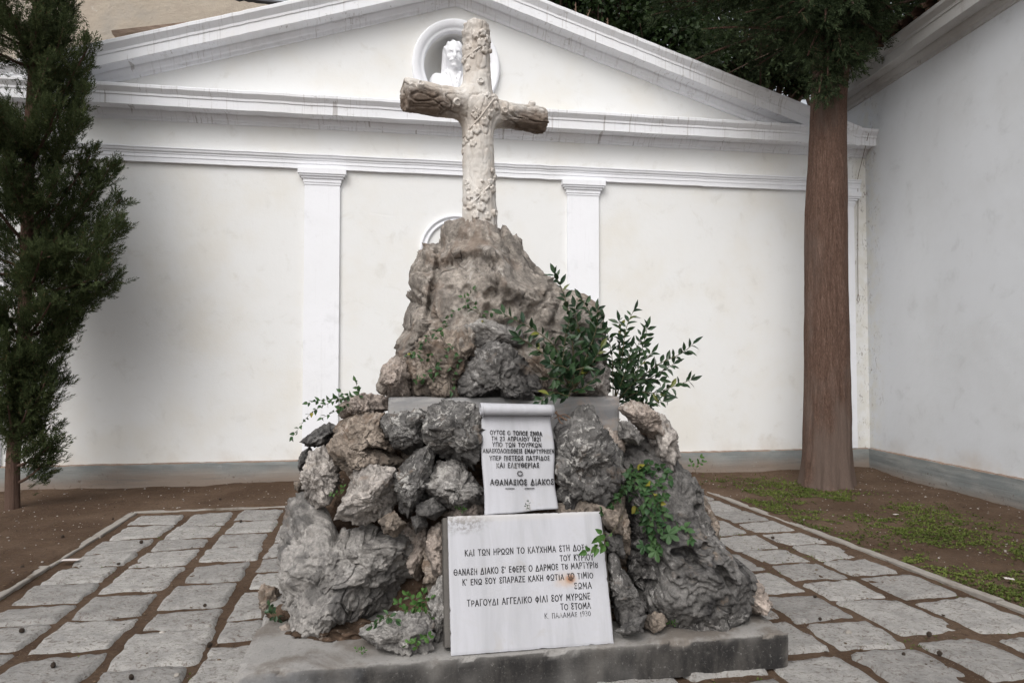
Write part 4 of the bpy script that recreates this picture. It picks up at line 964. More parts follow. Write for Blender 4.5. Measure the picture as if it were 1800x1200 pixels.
# --- upper
rock(Z5((362, 112), (440, 98), (480, 40), (580, 5), (690, 18), (785, 52), (868, 105), (890, 160), (922, 222), (1000, 288), (1060, 345), (1105, 352), (1180, 390), (1240, 430), (1258, 560), (1250, 640), (1285, 720), (1275, 862), (1150, 900), (565, 900), (228, 895), (182, 790), (182, 730), (232, 680), (268, 600), (290, 540), (298, 450), (308, 390), (292, 385), (298, 300), (318, 230), (348, 170)), 4.52, 0.44, B_['rk_peak'], 'towering brown grey peak rock under the marble cross', 61, 7, 'cliff', q=3.2, amp=0.85, cuts=4, lean=0.03, calm=[(800, 515, 62, 60), (925, 470, 40, 45), (800, 430, 55, 18), (1000, 560, 40, 30)],
     sculpt=[(Z5((468, 130), (452, 240), (432, 380), (405, 520), (385, 620)), 6, .06), (Z5((410, 130), (375, 300), (350, 480), (290, 680)), 15, -.035), (Z5((610, 330)), 50, .06), (Z5((480, 205), (560, 165), (660, 160), (760, 190)), 9, -.045), (Z5((770, 200), (790, 330), (740, 420)), 9, -.03), (Z5((900, 240), (960, 400), (900, 470)), 9, .03), (Z5((770, 240), (800, 330), (900, 360), (1000, 310)), 14, -.03), (Z5((715, 375)), 14, .05), (Z5((600, 350)), 12, .035), (Z5((525, 350)), 11, .035), (Z5((705, 440)), 12, .04), (Z5((800, 440)), 14, .04), (Z5((1020, 310), (1060, 420), (1010, 520)), 7, .05), (Z5((1140, 430), (1180, 560)), 25, -.05), (Z5((860, 150), (900, 260)), 18, -.04), (Z5((330, 400), (380, 420)), 8, .03), (Z5((560, 60), (640, 80), (760, 100)), 20, -.03)])
rock(Z5((545, 535), (600, 490), (700, 468), (805, 480), (855, 540), (840, 640), (720, 660), (620, 620)), 4.22, 0.14, B_['rk_grey'], 'flat light grey rock face in the middle of the peak, above the front boulder', 62, 6, 'smooth', cuts=12, amp=0.7)
rock(Z5((330, 670), (420, 570), (560, 552), (645, 572), (640, 650), (580, 745), (585, 872), (330, 868), (318, 760)), 4.16, 0.18, B_['rk_brown'], 'brown hollowed rock on the ledge at the left of the front boulder', 63, 6)
rock(Z5((186, 735), (230, 690), (300, 685), (325, 760), (318, 855), (225, 872), (190, 800)), 4.14, 0.16, B_['rk_pink'], 'pale foot of rock at the left end of the ledge', 64, 6)
rock(Z5((575, 800), (592, 745), (655, 655), (720, 612), (800, 632), (862, 690), (922, 762), (938, 800), (900, 876), (780, 858), (600, 872)), 4.08, 0.17, B_['rk_karst'], 'front grey boulder sitting on the ledge above the scroll', 65, 6)
rock(Z5((1080, 850), (1150, 775), (1222, 715), (1285, 735), (1278, 860), (1160, 872)), 4.25, 0.17, B_['rk_pale'], 'knobbly pale rock at the right end of the ledge, under the shrub', 66, 6)
rock(Z5((860, 690), (960, 640), (1060, 700), (1060, 800), (1000, 868), (930, 866)), 4.24, 0.12, B_['rk_brown'], 'brown rock on the ledge between the front boulder and the shrub', 67, 5)
# earth and mortar packed between and behind the rocks
def mound():
    poly = [(568, 775), (605, 725), (690, 712), (900, 705), (1085, 712), (1160, 745), (1195, 795), (1222, 880), (1250, 990), (1290, 1060), (1100, 1085), (800, 1095), (620, 1090), (540, 1060), (540, 960), (548, 850)]
    return rock(poly, 4.72, 0.64, MAT['earth'], None, 71, 6, 'block', q=3.4, cuts=0, amp=0.6, lean=0.30, name='earth_mound', cat=None, gs=0.96)
def earth_mat():
    m = M('rockery_earth', 0.97, 0.1)
    col = m.mix(m.step(m.noise(7, 8, 0.7), 0.38, 0.66), (0.055, 0.038, 0.027), (0.14, 0.095, 0.068))
    col = m.mix(m.math('MULTIPLY', m.step(m.noise(20, 8, 0.75), 0.57, 0.66), 0.7), col, (0.27, 0.235, 0.205))
    m.bump(m.noise(40, 8, 0.75), 0.9, 0.02); return m.out(col)
MAT['earth'] = earth_mat()
o = mound(); o['kind'] = 'structure'
# drifts of earth on the plinth round the feet of the rocks
rr = np.random.default_rng(5); DV = []; DF = []; db = 0
N4, F4 = ICO[4]
for px, py, rx, hz in [(500, 1090, .16, .05), (560, 1118, .2, .05), (620, 1120, .18, .05), (760, 1120, .1, .05), (1110, 1095, .14, .045), (1180, 1082, .16, .04), (1250, 1072, .16, .035), (1310, 1062, .12, .03), (700, 1118, .12, .04)]:
    c = gnd(px, py, 0.176); c = c + (0, 0.08, 0)
    V = N4 * (rx * 0.8, rx * 0.6, hz * 0.9); V = V * (1 + 0.45 * fbm(N4 * 2.5 + px, 3))[:, None] + c
    V = V + 0.016 * np.stack([fbm(V * 22, 3, 1), fbm(V * 22, 3, 2), fbm(V * 22, 3, 3)], 1)
    DV.append(V); DF.append(F4 + db); db += len(V)
mk('earth_drift', np.concatenate(DV), np.concatenate(DF), MAT['earth'], kind='structure')

from mathutils.bvhtree import BVHTree
bvh = BVHTree.FromPolygons([tuple(v) for v in np.concatenate(ALLV)], [tuple(int(i) for i in f) for f in np.concatenate(ALLF)])
def hitY(px, py, default):
    d = ray(px, py); q = bvh.ray_cast(Vector((0, 0, H)), Vector(d).normalized())
    return q[0].y if q[0] is not None else default

# ------------------------------------------------------------------ lettering: a small stroke alphabet
def arc(cx, cy, rx, ry, a0, a1, n=12):
    return [(cx + rx * math.cos(R(a0 + (a1 - a0) * i / n)), cy + ry * math.sin(R(a0 + (a1 - a0) * i / n))) for i in range(n + 1)]
O_ = arc(.36, .5, .34, .46, 0, 360, 20)
GL = {
 'Α': (.70, [[(0.02, 0), (.35, 1), (.68, 0)], [(.14, .33), (.56, .33)]]), 'Γ': (.5, [[(.08, 0), (.08, .97), (.5, .97)]]), 'Δ': (.72, [[(.04, .03), (.36, 1), (.68, .03), (.04, .03)]]),
 'Ε': (.52, [[(.5, .03), (.08, .03), (.08, .97), (.5, .97)], [(.08, .52), (.42, .52)]]), 'Ζ': (.6, [[(.05, .97), (.55, .97), (.05, .03), (.56, .03)]]),
 'Η': (.66, [[(.08, 0), (.08, 1)], [(.58, 0), (.58, 1)], [(.08, .5), (.58, .5)]]), 'Θ': (.72, [O_, [(.16, .5), (.56, .5)]]), 'Ι': (.24, [[(.12, 0), (.12, 1)]]),
 'Κ': (.62, [[(.08, 0), (.08, 1)], [(.58, 1), (.1, .48)], [(.22, .58), (.6, 0)]]), 'Λ': (.68, [[(.02, 0), (.34, 1), (.66, 0)]]),
 'Μ': (.8, [[(.06, 0), (.12, 1), (.4, .3), (.68, 1), (.74, 0)]]), 'Ν': (.68, [[(.08, 0), (.08, 1), (.6, 0), (.6, 1)]]),
 'Ξ': (.55, [[(.05, .97), (.5, .97)], [(.1, .5), (.45, .5)], [(.05, .03), (.5, .03)], [(.28, .97), (.28, .03)]]), 'Ο': (.72, [O_]),
 'Π': (.66, [[(.08, 0), (.08, .97), (.58, .97), (.58, 0)]]), 'Ρ': (.56, [[(.08, 0), (.08, .97), (.3, .97)] + arc(.3, .72, .22, .25, 90, -90, 8) + [(.08, .47)]]),
 'Σ': (.52, [[(.46, .84), (.40, .97), (.14, .97), (.08, .80), (.16, .64), (.40, .50), (.14, .38), (.06, .20), (.14, .04), (.38, .03), (.47, .16)]]),
 'Τ': (.62, [[(.02, .97), (.6, .97)], [(.31, .97), (.31, 0)]]), 'Υ': (.62, [[(.03, 1), (.31, .48), (.59, 1)], [(.31, .48), (.31, 0)]]),
 'Φ': (.72, [arc(.36, .52, .31, .30, 0, 360, 18), [(.36, 0), (.36, 1)]]), 'Χ': (.62, [[(.04, 0), (.58, 1)], [(.04, 1), (.58, 0)]]),
 'Ω': (.72, [arc(.36, .60, .32, .38, 0, 360, 18), [(.04, .03), (.68, .03)]]), 'Ȣ': (.6, [arc(.3, .26, .24, .25, 0, 360, 16), arc(.3, .80, .24, .30, 180, 360, 10)]),
 '0': (.56, [arc(.28, .5, .24, .46, 0, 360, 16)]), '1': (.3, [[(.04, .75), (.17, 1), (.17, 0)]]), '2': (.55, [arc(.27, .74, .22, .24, 165, -30, 9) + [(.04, .03), (.52, .03)]]),
 '3': (.52, [arc(.24, .76, .2, .21, 150, -90, 8) + arc(.24, .27, .23, .25, 90, -150, 9)]), '8': (.54, [arc(.27, .76, .19, .21, 0, 360, 14), arc(.27, .27, .22, .25, 0, 360, 14)]),
 '9': (.54, [arc(.27, .70, .22, .26, 0, 360, 14), [(.49, .70), (.44, .25), (.15, .02)]]), "'": (.16, [[(.08, 1), (.06, .78)]]), '.': (.18, [[(.07, .03), (.12, .03)]]), ' ': (.36, []), '-': (1.6, [[(0, .5), (1.5, .5)]]),
}
lr = np.random.default_rng(99)
def letter_line(mb, txt, p0, p1, h, wgt=0.135, off=0.0012):
    """p0, p1: (x,z) of the baseline ends in the plate's frame, plate front at y=0"""
    tot = sum(GL[c][0] + 0.20 for c in txt) - 0.20
    p0 = np.asarray(p0); p1 = np.asarray(p1); L = np.linalg.norm(p1 - p0); ex = (p1 - p0) / L; ez = np.array([-ex[1], ex[0]]); sx = L / tot
    cx = 0; nn = 0
    for c in txt:
        wd, strokes = GL[c]; jz = lr.normal() * 0.03 * h; js = 1 + lr.normal() * 0.03; rot = lr.normal() * 0.012
        for st in strokes:
            pts = [p0 + ex * ((cx + x) * sx) + ez * (y * h * js + jz + rot * x * h) for x, y in st]
            for i, (a, b) in enumerate(zip(pts[:-1], pts[1:])):
                d = b - a; l = np.linalg.norm(d)
                if l < 1e-7: continue
                d /= l; nrm = np.array([-d[1], d[0]]); hw = wgt * h / 2 * (1 + lr.normal() * 0.07); e = hw * 0.7
                q = [a - d * e - nrm * hw, b + d * e - nrm * hw, b + d * e + nrm * hw, a - d * e + nrm * hw]
                yy = -(off + 0.00011 * (nn % 7)); nn += 1
                V = [(v[0], yy, v[1]) for v in q] + [(v[0], 0.001, v[1]) for v in q]
                mb.add(V, [(0, 1, 2, 3), (0, 4, 5, 1), (1, 5, 6, 2), (2, 6, 7, 3), (3, 7, 4, 0)])
        cx += wd + 0.20
# --- the marble plaque
class Plate:
    """leaning plate: origin bottom-left of its front, x along, z up the plate, y into it"""
    def __init__(s, BL, ang, lean):
        s.o = np.asarray(BL, float); s.M = Matrix.Translation(Vector(BL)) @ Matrix.Rotation(ang, 4, 'Z') @ Matrix.Rotation(-lean, 4, 'X')
        s.Mi = np.array(s.M.inverted()); s.ang = ang; s.lean = lean
    def px(s, x, y, off=0.0):
        o = s.Mi @ np.array([0, 0, H, 1]); d = s.Mi[:3, :3] @ ray(x, y); t = (off - o[1]) / d[1]; p = o[:3] + d * t
        return np.array([p[0], p[2]])
PQ = Plate(gnd(793, 1152, 0.178), R(10.2), R(17.7))
pq = empty('marble_plaque', PQ.o, (-PQ.lean, 0, 0)); pq.rotation_euler = PQ.M.to_euler()
tag(pq, 'large white marble plaque with eight lines of Greek verse leaning on the rockery', 'plaque')
c = [PQ.px(787, 907), PQ.px(1056, 898), PQ.px(1079, 1130), PQ.px(793, 1152)]
def plate_mesh(cs, th, seed, res=0.012, amp=0.0012):
    """cs TL,TR,BR,BL in plate coords; slab with slightly nibbled edges"""
    TL, TR, BR, BL = [np.asarray(v) for v in cs]
    n1 = int(np.linalg.norm(TR - TL) / res); n2 = int(np.linalg.norm(TL - BL) / res)
    A, B = np.meshgrid(np.linspace(0, 1, n1 + 1), np.linspace(0, 1, n2 + 1)); A = A.ravel(); B = B.ravel()
    P = (BL * ((1 - A) * (1 - B))[:, None] + BR * (A * (1 - B))[:, None] + TR * (A * B)[:, None] + TL * ((1 - A) * B)[:, None])
    e = np.minimum(np.minimum(A, 1 - A) * n1, np.minimum(B, 1 - B) * n2) < 0.5
    Q = np.stack([P[:, 0], P[:, 1], 0 * A + seed], 1)
    ctr = P.mean(0); inw = ctr - P; inw /= np.linalg.norm(inw, axis=1)[:, None] + 1e-9
    P = P + inw * (e * (0.006 * sstep(0.25, 0.8, fbm(Q * 16, 3, seed)) + 0.002 * np.abs(fbm(Q * 50, 2, seed))))[:, None]
    y = np.where(e, 0.002, 0)
    I = np.arange((n1 + 1) * (n2 + 1)).reshape(n2 + 1, n1 + 1)
    Vf = np.stack([P[:, 0], y, P[:, 1]], 1); nV = len(Vf); Vb = np.stack([P[:, 0], 0 * y + th, P[:, 1]], 1)
    F = [tuple(f) for f in np.stack([I[:-1, :-1], I[:-1, 1:], I[1:, 1:], I[1:, :-1]], -1).reshape(-1, 4)]
    loop = list(I[0, :]) + list(I[1:, -1]) + list(I[-1, -2::-1]) + list(I[-2:0:-1, 0])
    F += [(loop[i], loop[i] + nV, loop[(i + 1) % len(loop)] + nV, loop[(i + 1) % len(loop)]) for i in range(len(loop))]
    F += [tuple(v + nV for v in loop)[::-1]]
    return np.concatenate([Vf, Vb]), F
rz = PQ.px(1003, 1016)
MAT['marble'] = marble('white_marble', rz, PQ.px(815, 915)); MAT['marble_scroll'] = marble('scroll_marble')
V, F = plate_mesh(c, 0.032, 3); mk('slab', V, F, MAT['marble'], pq, local=True, smooth=False)
bc = [c[0] + (-0.022, -0.004), c[1] + (0.022, -0.004), c[2] + (0.014, 0.03), c[3] + (-0.028, 0.035)]
V, F = plate_mesh(bc, 0.10, 4); V[:, 1] += 0.034; mk('backing', V, F, MAT['backing'], pq, local=True, smooth=False)
PT = 2.45
def pz(x, y): return PQ.px(760 + x / PT, 690 + y / PT)
ins = MB()
for t, x0, y0, x1, y1, hh in [("ΚΑΙ ΤΩΝ ΗΡΩΩΝ ΤΟ ΚΑΥΧΗΜΑ ΣΤΗ ΔΟΞΑ", 140, 703, 672, 678, .0300), ("ΤΟΥ ΚΥΡΙΟΥ", 550, 724, 694, 718, .0290), ("ΘΑΝΑΣΗ ΔΙΑΚΟ Σ' ΕΦΕΡΕ Ο ΔΑΡΜΟΣ ΤȢ ΜΑΡΤΥΡΙȢ", 93, 787, 713, 752, .0300),
        ("Κ' ΕΝΩ ΣΟΥ ΣΠΑΡΑΖΕ ΚΑΚΗ ΦΩΤΙΑ ΤΟ ΤΙΜΙΟ", 130, 828, 692, 797, .0285), ("ΣΩΜΑ", 612, 845, 686, 842, .0300), ("ΤΡΑΓΟΥΔΙ ΑΓΓΕΛΙΚΟ ΦΙΛΙ ΣΟΥ ΜΥΡΩΝΕ", 150, 920, 680, 888, .0300), ("ΤΟ ΣΤΟΜΑ", 553, 935, 682, 928, .0290)]:
    letter_line(ins, t, pz(x0, y0), pz(x1, y1), hh)
ins.build('inscription', MAT['paint'], pq, local=True)
sg = MB(); letter_line(sg, "Κ. ΠΑΛΑΜΑΣ 1930", pz(484, 972), pz(682, 960), .0235, 0.11); sg.build('signature', MAT['faded'], pq, local=True, label='half worn away signature line with a year')
bl = MB(); bl.tube([(rz[0], 0.004, rz[1]), (rz[0], -0.006, rz[1]), (rz[0], -0.008, rz[1])], [0.011, 0.011, 0.004], 10); bl.build('bolt', MAT['rust'], pq, local=True)
# --- the marble scroll above it
b0 = at(852, 904, 3.665)
SCR = Plate(b0, R(10.2), R(15.5))
sc = empty('marble_scroll', SCR.o); sc.rotation_euler = SCR.M.to_euler(); tag(sc, 'white marble scroll with rolled top and engraved Greek lines above the plaque', 'scroll')
TL, TR, BR, BL = SCR.px(845, 725), SCR.px(969, 730), SCR.px(980, 893), SCR.px(852, 906)
n1, n2 = 40, 60; V = []; 
for k_ in range(2):
    for j in range(n2 + 1):
        b = j / n2; l = BL + (TL - BL) * b; r = BR + (TR - BR) * b
        wv = 0.006 * math.sin(b * 7.5) ; l = l + (0.004 * math.sin(b * 8), 0); r = r + (0.006 * math.sin(b * 9 + 2), 0)
        for i in range(n1 + 1):
            a = i / n1; p = l + (r - l) * a; edge = min(a, 1 - a)
            V.append((p[0], wv * 0.35 - 0.002 * math.sin(a * 6 + 1) + 0.004 * max(0, 1 - edge / 0.03) + (0.024 if k_ else 0), p[1] + 0.002 * math.sin(a * 11) * (1 - b)))
m_ = (n1 + 1) * (n2 + 1)
F = [(j * (n1 + 1) + i, j * (n1 + 1) + i + 1, (j + 1) * (n1 + 1) + i + 1, (j + 1) * (n1 + 1) + i) for j in range(n2) for i in range(n1)]
F += [tuple(v + m_ for v in f)[::-1] for f in F]
lp = [i for i in range(n1 + 1)] + [(j + 1) * (n1 + 1) + n1 for j in range(n2)] + [n2 * (n1 + 1) + n1 - 1 - i for i in range(n1)] + [(n2 - 1 - j) * (n1 + 1) for j in range(n2 - 1)]
F += [(lp[(i + 1) % len(lp)], lp[i], lp[i] + m_, lp[(i + 1) % len(lp)] + m_) for i in range(len(lp))]
mk('sheet', V, F, MAT['marble_scroll'], sc, local=True)
rl = MB(); r0 = 0.047; y0 = -0.034; zc = (TL[1] + TR[1]) / 2 + 0.012; x0, x1 = TL[0] - 0.006, TR[0] + 0.006
sp = [(math.cos(t) * (r0 - 0.0045 * t), math.sin(t) * (r0 - 0.0045 * t)) for t in np.linspace(-0.5, 3.3 * math.pi, 70)]
inner = [(a * (1 - 0.008 / math.hypot(a, b)), b * (1 - 0.008 / math.hypot(a, b))) for a, b in sp][::-1]
pr = sp + inner; nP = len(pr); Vr = []; NX = 14
for i in range(NX + 1):
    t = i / NX; rs = 1.06 - 0.12 * t
    x = x0 + (x1 - x0) * t
    Vr += [(x, y0 + a * rs, zc + b * rs + 0.010 * (0.5 - t)) for a, b in pr]
Fr = [(i * nP + j, i * nP + (j + 1) % nP, (i + 1) * nP + (j + 1) % nP, (i + 1) * nP + j) for i in range(NX) for j in range(nP)]
for e_ in (0, NX):
    b_ = e_ * nP
    Fr += [(b_ + j, b_ + j + 1, b_ + nP - 2 - j, b_ + nP - 1 - j)[::(1 if e_ else -1)] for j in range(len(sp) - 1)]
rl.add(Vr, Fr)
roll = rl.build('roll', MAT['marble_scroll'], sc, local=True, smooth=True)
cap_ = MB()
for xe, sgn, rs in ((x0, 1, 1.06), (x1, -1, 0.94)):
    ring_ = [(xe + sgn * 0.012, y0 + math.cos(t) * r0 * 0.8 * rs, zc + math.sin(t) * r0 * 0.8 * rs + 0.005 * sgn) for t in np.linspace(0, 2 * math.pi, 25)[:-1]]
    cap_ = MB(); cap_.add(ring_, [tuple(range(24))]); cap_.build('roll_end', MAT['marble_scroll'], sc, local=True)
ins = MB()
def sz(x, y): return SCR.px(760 + x / PT, 690 + y / PT)
for t, x0_, y0_, x1_, y1_, hh in [("ΟΥΤΟΣ Ο ΤΟΠΟΣ ΕΝΘΑ", 248, 180, 472, 186, .0235), ("ΤΗ 23 ΑΠΡΙΛΙΟΥ 1821", 254, 206, 466, 209, .0230), ("ΥΠΟ ΤΩΝ ΤΟΥΡΚΩΝ", 258, 233, 469, 235, .0240), ("ΑΝΑΣΚΟΛΟΠΙΣΘΕΙΣ ΕΜΑΡΤΥΡΗΣΕΝ", 217, 259, 524, 262, .0235),
        ("ΥΠΕΡ ΠΙΣΤΕΩΣ ΠΑΤΡΙΔΟΣ", 246, 291, 504, 291, .0245), ("ΚΑΙ ΕΛΕΥΘΕΡΙΑΣ", 275, 323, 459, 321, .0255), ("Ο", 366, 359, 388, 359, .0270), ("ΑΘΑΝΑΣΙΟΣ ΔΙΑΚΟΣ", 249, 397, 522, 396, .0300)]:
    letter_line(ins, t, sz(x0_, y0_), sz(x1_, y1_), hh, 0.112, 0.0065)
letter_line(ins, "-", sz(315, 420), sz(355, 420), .018, 0.12, 0.0065); letter_line(ins, "-", sz(398, 419), sz(442, 418), .018, 0.12, 0.0065)
ins.build('inscription', MAT['paint'], sc, local=True)

# ------------------------------------------------------------------ the marble cross carved like tree logs
XB = at(845, 404, 4.50); XT = at(836, 44, 4.50); XJ = at(838, 190, 4.50); XL = at(711, 168, 4.27); XR = at(954, 213, 4.73)
XM = at(842, 290, 4.50)
def log(P, a, b, ra, rb, rnd=0.02, mid=None):
    d = b - a; L = np.linalg.norm(d); u = d / L; s = (P - a) @ u; t = np.clip(s / L, 0, 1)
    perp = np.linalg.norm(P - a - s[:, None] * u, axis=1) - (ra + (rb - ra) * t)
    ax_ = np.abs(s - L / 2) - L / 2
    q1 = np.maximum(perp + rnd, 0); q2 = np.maximum(ax_ + rnd, 0)
    return np.sqrt(q1 * q1 + q2 * q2) + np.minimum(np.maximum(perp + rnd, ax_ + rnd), 0) - rnd
def cross_sdf(P):
    f = log(P, XB - (0, 0, 0.14), XT, 0.116, 0.089, 0.016)
    f = smin(f, log(P, XJ + (0, 0, 0.012), XL, 0.090, 0.097, 0.012), 0.10)
    f = smin(f, log(P, XJ - (0, 0, 0.012), XR, 0.088, 0.086, 0.012), 0.09)
    return f
def cgrad(P, e=0.004):
    g = np.stack([cross_sdf(P + np.eye(3)[i] * e) - cross_sdf(P - np.eye(3)[i] * e) for i in range(3)], 1)
    return g / (np.linalg.norm(g, axis=1)[:, None] + 1e-9)
h_ = 0.0065; lo = np.minimum(np.minimum(XL, XR), XB) - (0.15, 0.15, 0.26); hi = np.maximum(np.maximum(XL, XR), XT) + 0.14
sh = tuple(int(v) for v in np.ceil((hi - lo) / h_))
f_ = np.zeros(sh, np.float32)
for i in range(sh[0]):
    gy, gz = np.meshgrid(lo[1] + h_ * np.arange(sh[1]), lo[2] + h_ * np.arange(sh[2]), indexing='ij')
    f_[i] = cross_sdf(np.stack([np.full(gy.size, lo[0] + h_ * i), gy.ravel(), gz.ravel()], 1)).reshape(sh[1:])
CV, CQ = nets(f_.astype(float), lo, h_)
for _ in range(2): CV = CV - cgrad(CV) * cross_sdf(CV)[:, None]
nrm = cgrad(CV)
uL = (XL - XR) / np.linalg.norm(XL - XR)
sA = (CV - XJ) @ uL; armw = sstep(0.10, 0.20, np.abs(sA)); z_ = CV[:, 2] - XJ[2]
# coordinates stretched along the grain of each log
ct = np.stack([CV[:, 0] * 15, CV[:, 1] * 15, CV[:, 2] * 3.6], 1)
pa = CV - XJ - sA[:, None] * uL; ca = np.stack([sA * 4.2, pa[:, 2] * 15, (pa @ np.cross(uL, (0, 0, 1))) * 15], 1)
wz = 0.6 * np.stack([perlin(CV * 6, 1), perlin(CV * 6, 2), perlin(CV * 6, 3)], 1)
def grain(c, s):
    c = c + wz
    g = 0.010 * fbm(c * 0.8, 3, s); r_ = 1 - 2 * np.abs(perlin(c * 0.75, s + 5)); g = g - 0.016 * sstep(0.80, 0.99, r_)
    r_ = 1 - 2 * np.abs(perlin(c * 1.6 + 4, s + 6)); return g - 0.006 * sstep(0.75, 0.98, r_) + 0.0035 * ridged(c * 2.2, 2, s + 8)
disp = grain(ct, 3) * (0.55 * (1 - armw)) + grain(ca, 9) * (1.15 * armw)
disp += 0.006 * fbm(CV * 6, 2, 4) + 0.0012 * fbm(CV * 45, 3, 6)
topw = sstep(0.28, 0.36, z_)
disp += topw * 0.012 * fbm(CV * 14, 3, 12)
CV = CV + nrm * disp[:, None]
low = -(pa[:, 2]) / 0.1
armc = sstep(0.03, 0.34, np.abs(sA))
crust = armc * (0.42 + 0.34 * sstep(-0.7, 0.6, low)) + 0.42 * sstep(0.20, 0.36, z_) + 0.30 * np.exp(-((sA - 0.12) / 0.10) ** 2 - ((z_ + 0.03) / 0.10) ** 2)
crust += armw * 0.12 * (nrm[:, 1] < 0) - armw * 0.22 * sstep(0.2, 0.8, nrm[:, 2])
ce = empty('stone_cross', XB, label='weathered marble cross carved as rough logs with ivy on top of the peak rock', cat='cross')
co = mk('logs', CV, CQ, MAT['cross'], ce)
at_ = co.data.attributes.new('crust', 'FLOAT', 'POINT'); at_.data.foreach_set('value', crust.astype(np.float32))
def ctrace(px, py):
    d = ray(px, py); d = d / np.linalg.norm(d); o = np.array([0, 0, H]); t = 3.5
    for _ in range(60):
        v = float(cross_sdf((o + d * t)[None])[0])
        if v < 0.0008: break
        t += v * 0.9
        if t > 7: return None, None
    p = o + d * t; return p, cgrad(p[None])[0]
def tang(n, ang):
    up = np.array([0, 0, 1.0]); x = np.cross(up, n); x /= np.linalg.norm(x); y = np.cross(n, x)
    return math.cos(ang) * x + math.sin(ang) * y, -math.sin(ang) * x + math.cos(ang) * y
ivies = [MB(), MB(), MB()]
def ivm(py): return ivies[0 if py < 130 else 1 if py < 292 else 2]
def ivy_leaf(px, py, ang, s):
    p, n = ctrace(px, py)
    if p is None: return
    tx, ty = tang(n, ang); V = []; K = 20
    for ringi, (rs, hgt) in enumerate(((1.0, -0.006), (0.95, 0.008), (0.55, 0.014), (0.12, 0.008))):
        for i in range(K):
            t = 2 * math.pi * i / K; lob = 0.72 + 0.28 * abs(math.cos(2.5 * (t))) ** 0.8
            if abs(t - math.pi) < 0.3: lob *= 0.6
            V.append(p + 1.2 * s * rs * lob * (math.cos(t) * tx + 0.88 * math.sin(t) * ty) + n * (hgt * s / 0.028))
    F = [(r_ * K + i, r_ * K + (i + 1) % K, (r_ + 1) * K + (i + 1) % K, (r_ + 1) * K + i) for r_ in range(3) for i in range(K)] + [tuple(range(3 * K, 4 * K))]
    ivm(py).add(V, F)
def vine(pts, rad=0.006):
    W_ = []
    for (a, b) in zip(pts[:-1], pts[1:]):
        for i in range(6):
            t = i / 6; p, n = ctrace(a[0] + (b[0] - a[0]) * t, a[1] + (b[1] - a[1]) * t)
            if p is not None: W_.append(p + n * 0.003)
    if len(W_) > 2: ivm(pts[0][1]).tube(W_, rad, 7)
vine([(813, 246), (826, 226), (845, 205), (860, 184), (872, 168), (880, 160)]); vine([(812, 112), (824, 98), (845, 82), (858, 62)]); vine([(822, 368), (838, 350), (857, 330), (870, 312)]); vine([(845, 205), (838, 196), (834, 185)], 0.004); vine([(815, 246), (812, 280)], 0.004)
ir = np.random.default_rng(4)
for px, py, a, s in [(818, 250, 3.6, .028), (826, 238, 4.4, .03), (838, 228, 4.8, .033), (852, 214, 5.2, .03), (862, 200, 5.0, .03), (872, 186, 5.4, .028), (858, 168, .8, .024), (870, 172, .4, .028), (882, 168, 1.4, .022), (836, 204, 2.0, .02), (842, 196, 1.5, .016), (832, 252, 5.0, .026), (815, 266, 4.2, .024),
        (848, 58, .5, .026), (857, 70, 6.0, .03), (846, 76, 5.0, .03), (836, 62, 1.8, .024), (824, 84, 2.4, .022), (852, 88, 5.0, .026), (816, 106, 3.5, .026), (830, 98, 5.2, .02), (822, 120, 4.4, .022),
        (826, 345, 2.2, .028), (840, 338, 1.6, .024), (852, 346, 5.0, .034), (866, 332, 5.6, .028), (870, 312, .8, .024), (862, 320, 1.4, .022), (828, 362, 3.6, .030), (846, 364, 5.0, .030), (836, 378, 4.4, .026), (822, 330, 2.0, .02), (866, 300, 1.0, .018), (858, 380, 5.2, .026)]:
    ivy_leaf(px, py, a, s)
for px, py, s in [(848, 318, .012), (838, 192, .009), (832, 196, .009), (836, 200, .009), (830, 202, .008)]:
    p, n = ctrace(px, py); u_, f4 = ICO[4]; ivm(py).add(p + u_ * s, f4)
for iv_ in ivies: iv_.build('ivy_carving', MAT['cross'], ce, smooth=True)
def knot(px, py, s, deep=1.0):
    p, n = ctrace(px, py)
    if p is None: return
    kb_ = MB(); tx, ty = tang(n, 0.3); V = []; K = 22; prof = [(1.35, -0.35), (1.15, 0.25), (1.0, 0.62), (0.8, 0.70), (0.66, 0.48), (0.5, 0.42), (0.25, 0.5), (0.05, 0.45)]
    for r_, hgt in prof:
        for i in range(K):
            t = 2 * math.pi * i / K; V.append(p + s * r_ * (1 + 0.06 * math.sin(3 * t + px)) * (math.cos(t) * tx + math.sin(t) * ty) + n * s * hgt * deep)
    F = [(a * K + i, a * K + (i + 1) % K, (a + 1) * K + (i + 1) % K, (a + 1) * K + i) for a in range(len(prof) - 1) for i in range(K)] + [tuple(range((len(prof) - 1) * K, len(prof) * K))]
    kb_.add(V, F); kb_.build('knot', MAT['cross'], ce, smooth=True)
for px, py, s, d_ in [(803, 180, .022, 1.1), (845, 143, .019, 1.2), (887, 194, .019, 1), (821, 321, .017, 1), (739, 150, .02, 1.6), (868, 374, .02, 1.6), (811, 94, .016, 1.6), (934, 186, .022, 1.9), (893, 234, .015, 1.5), (861, 90, .013, 1.6)]: knot(px, py, s, d_)
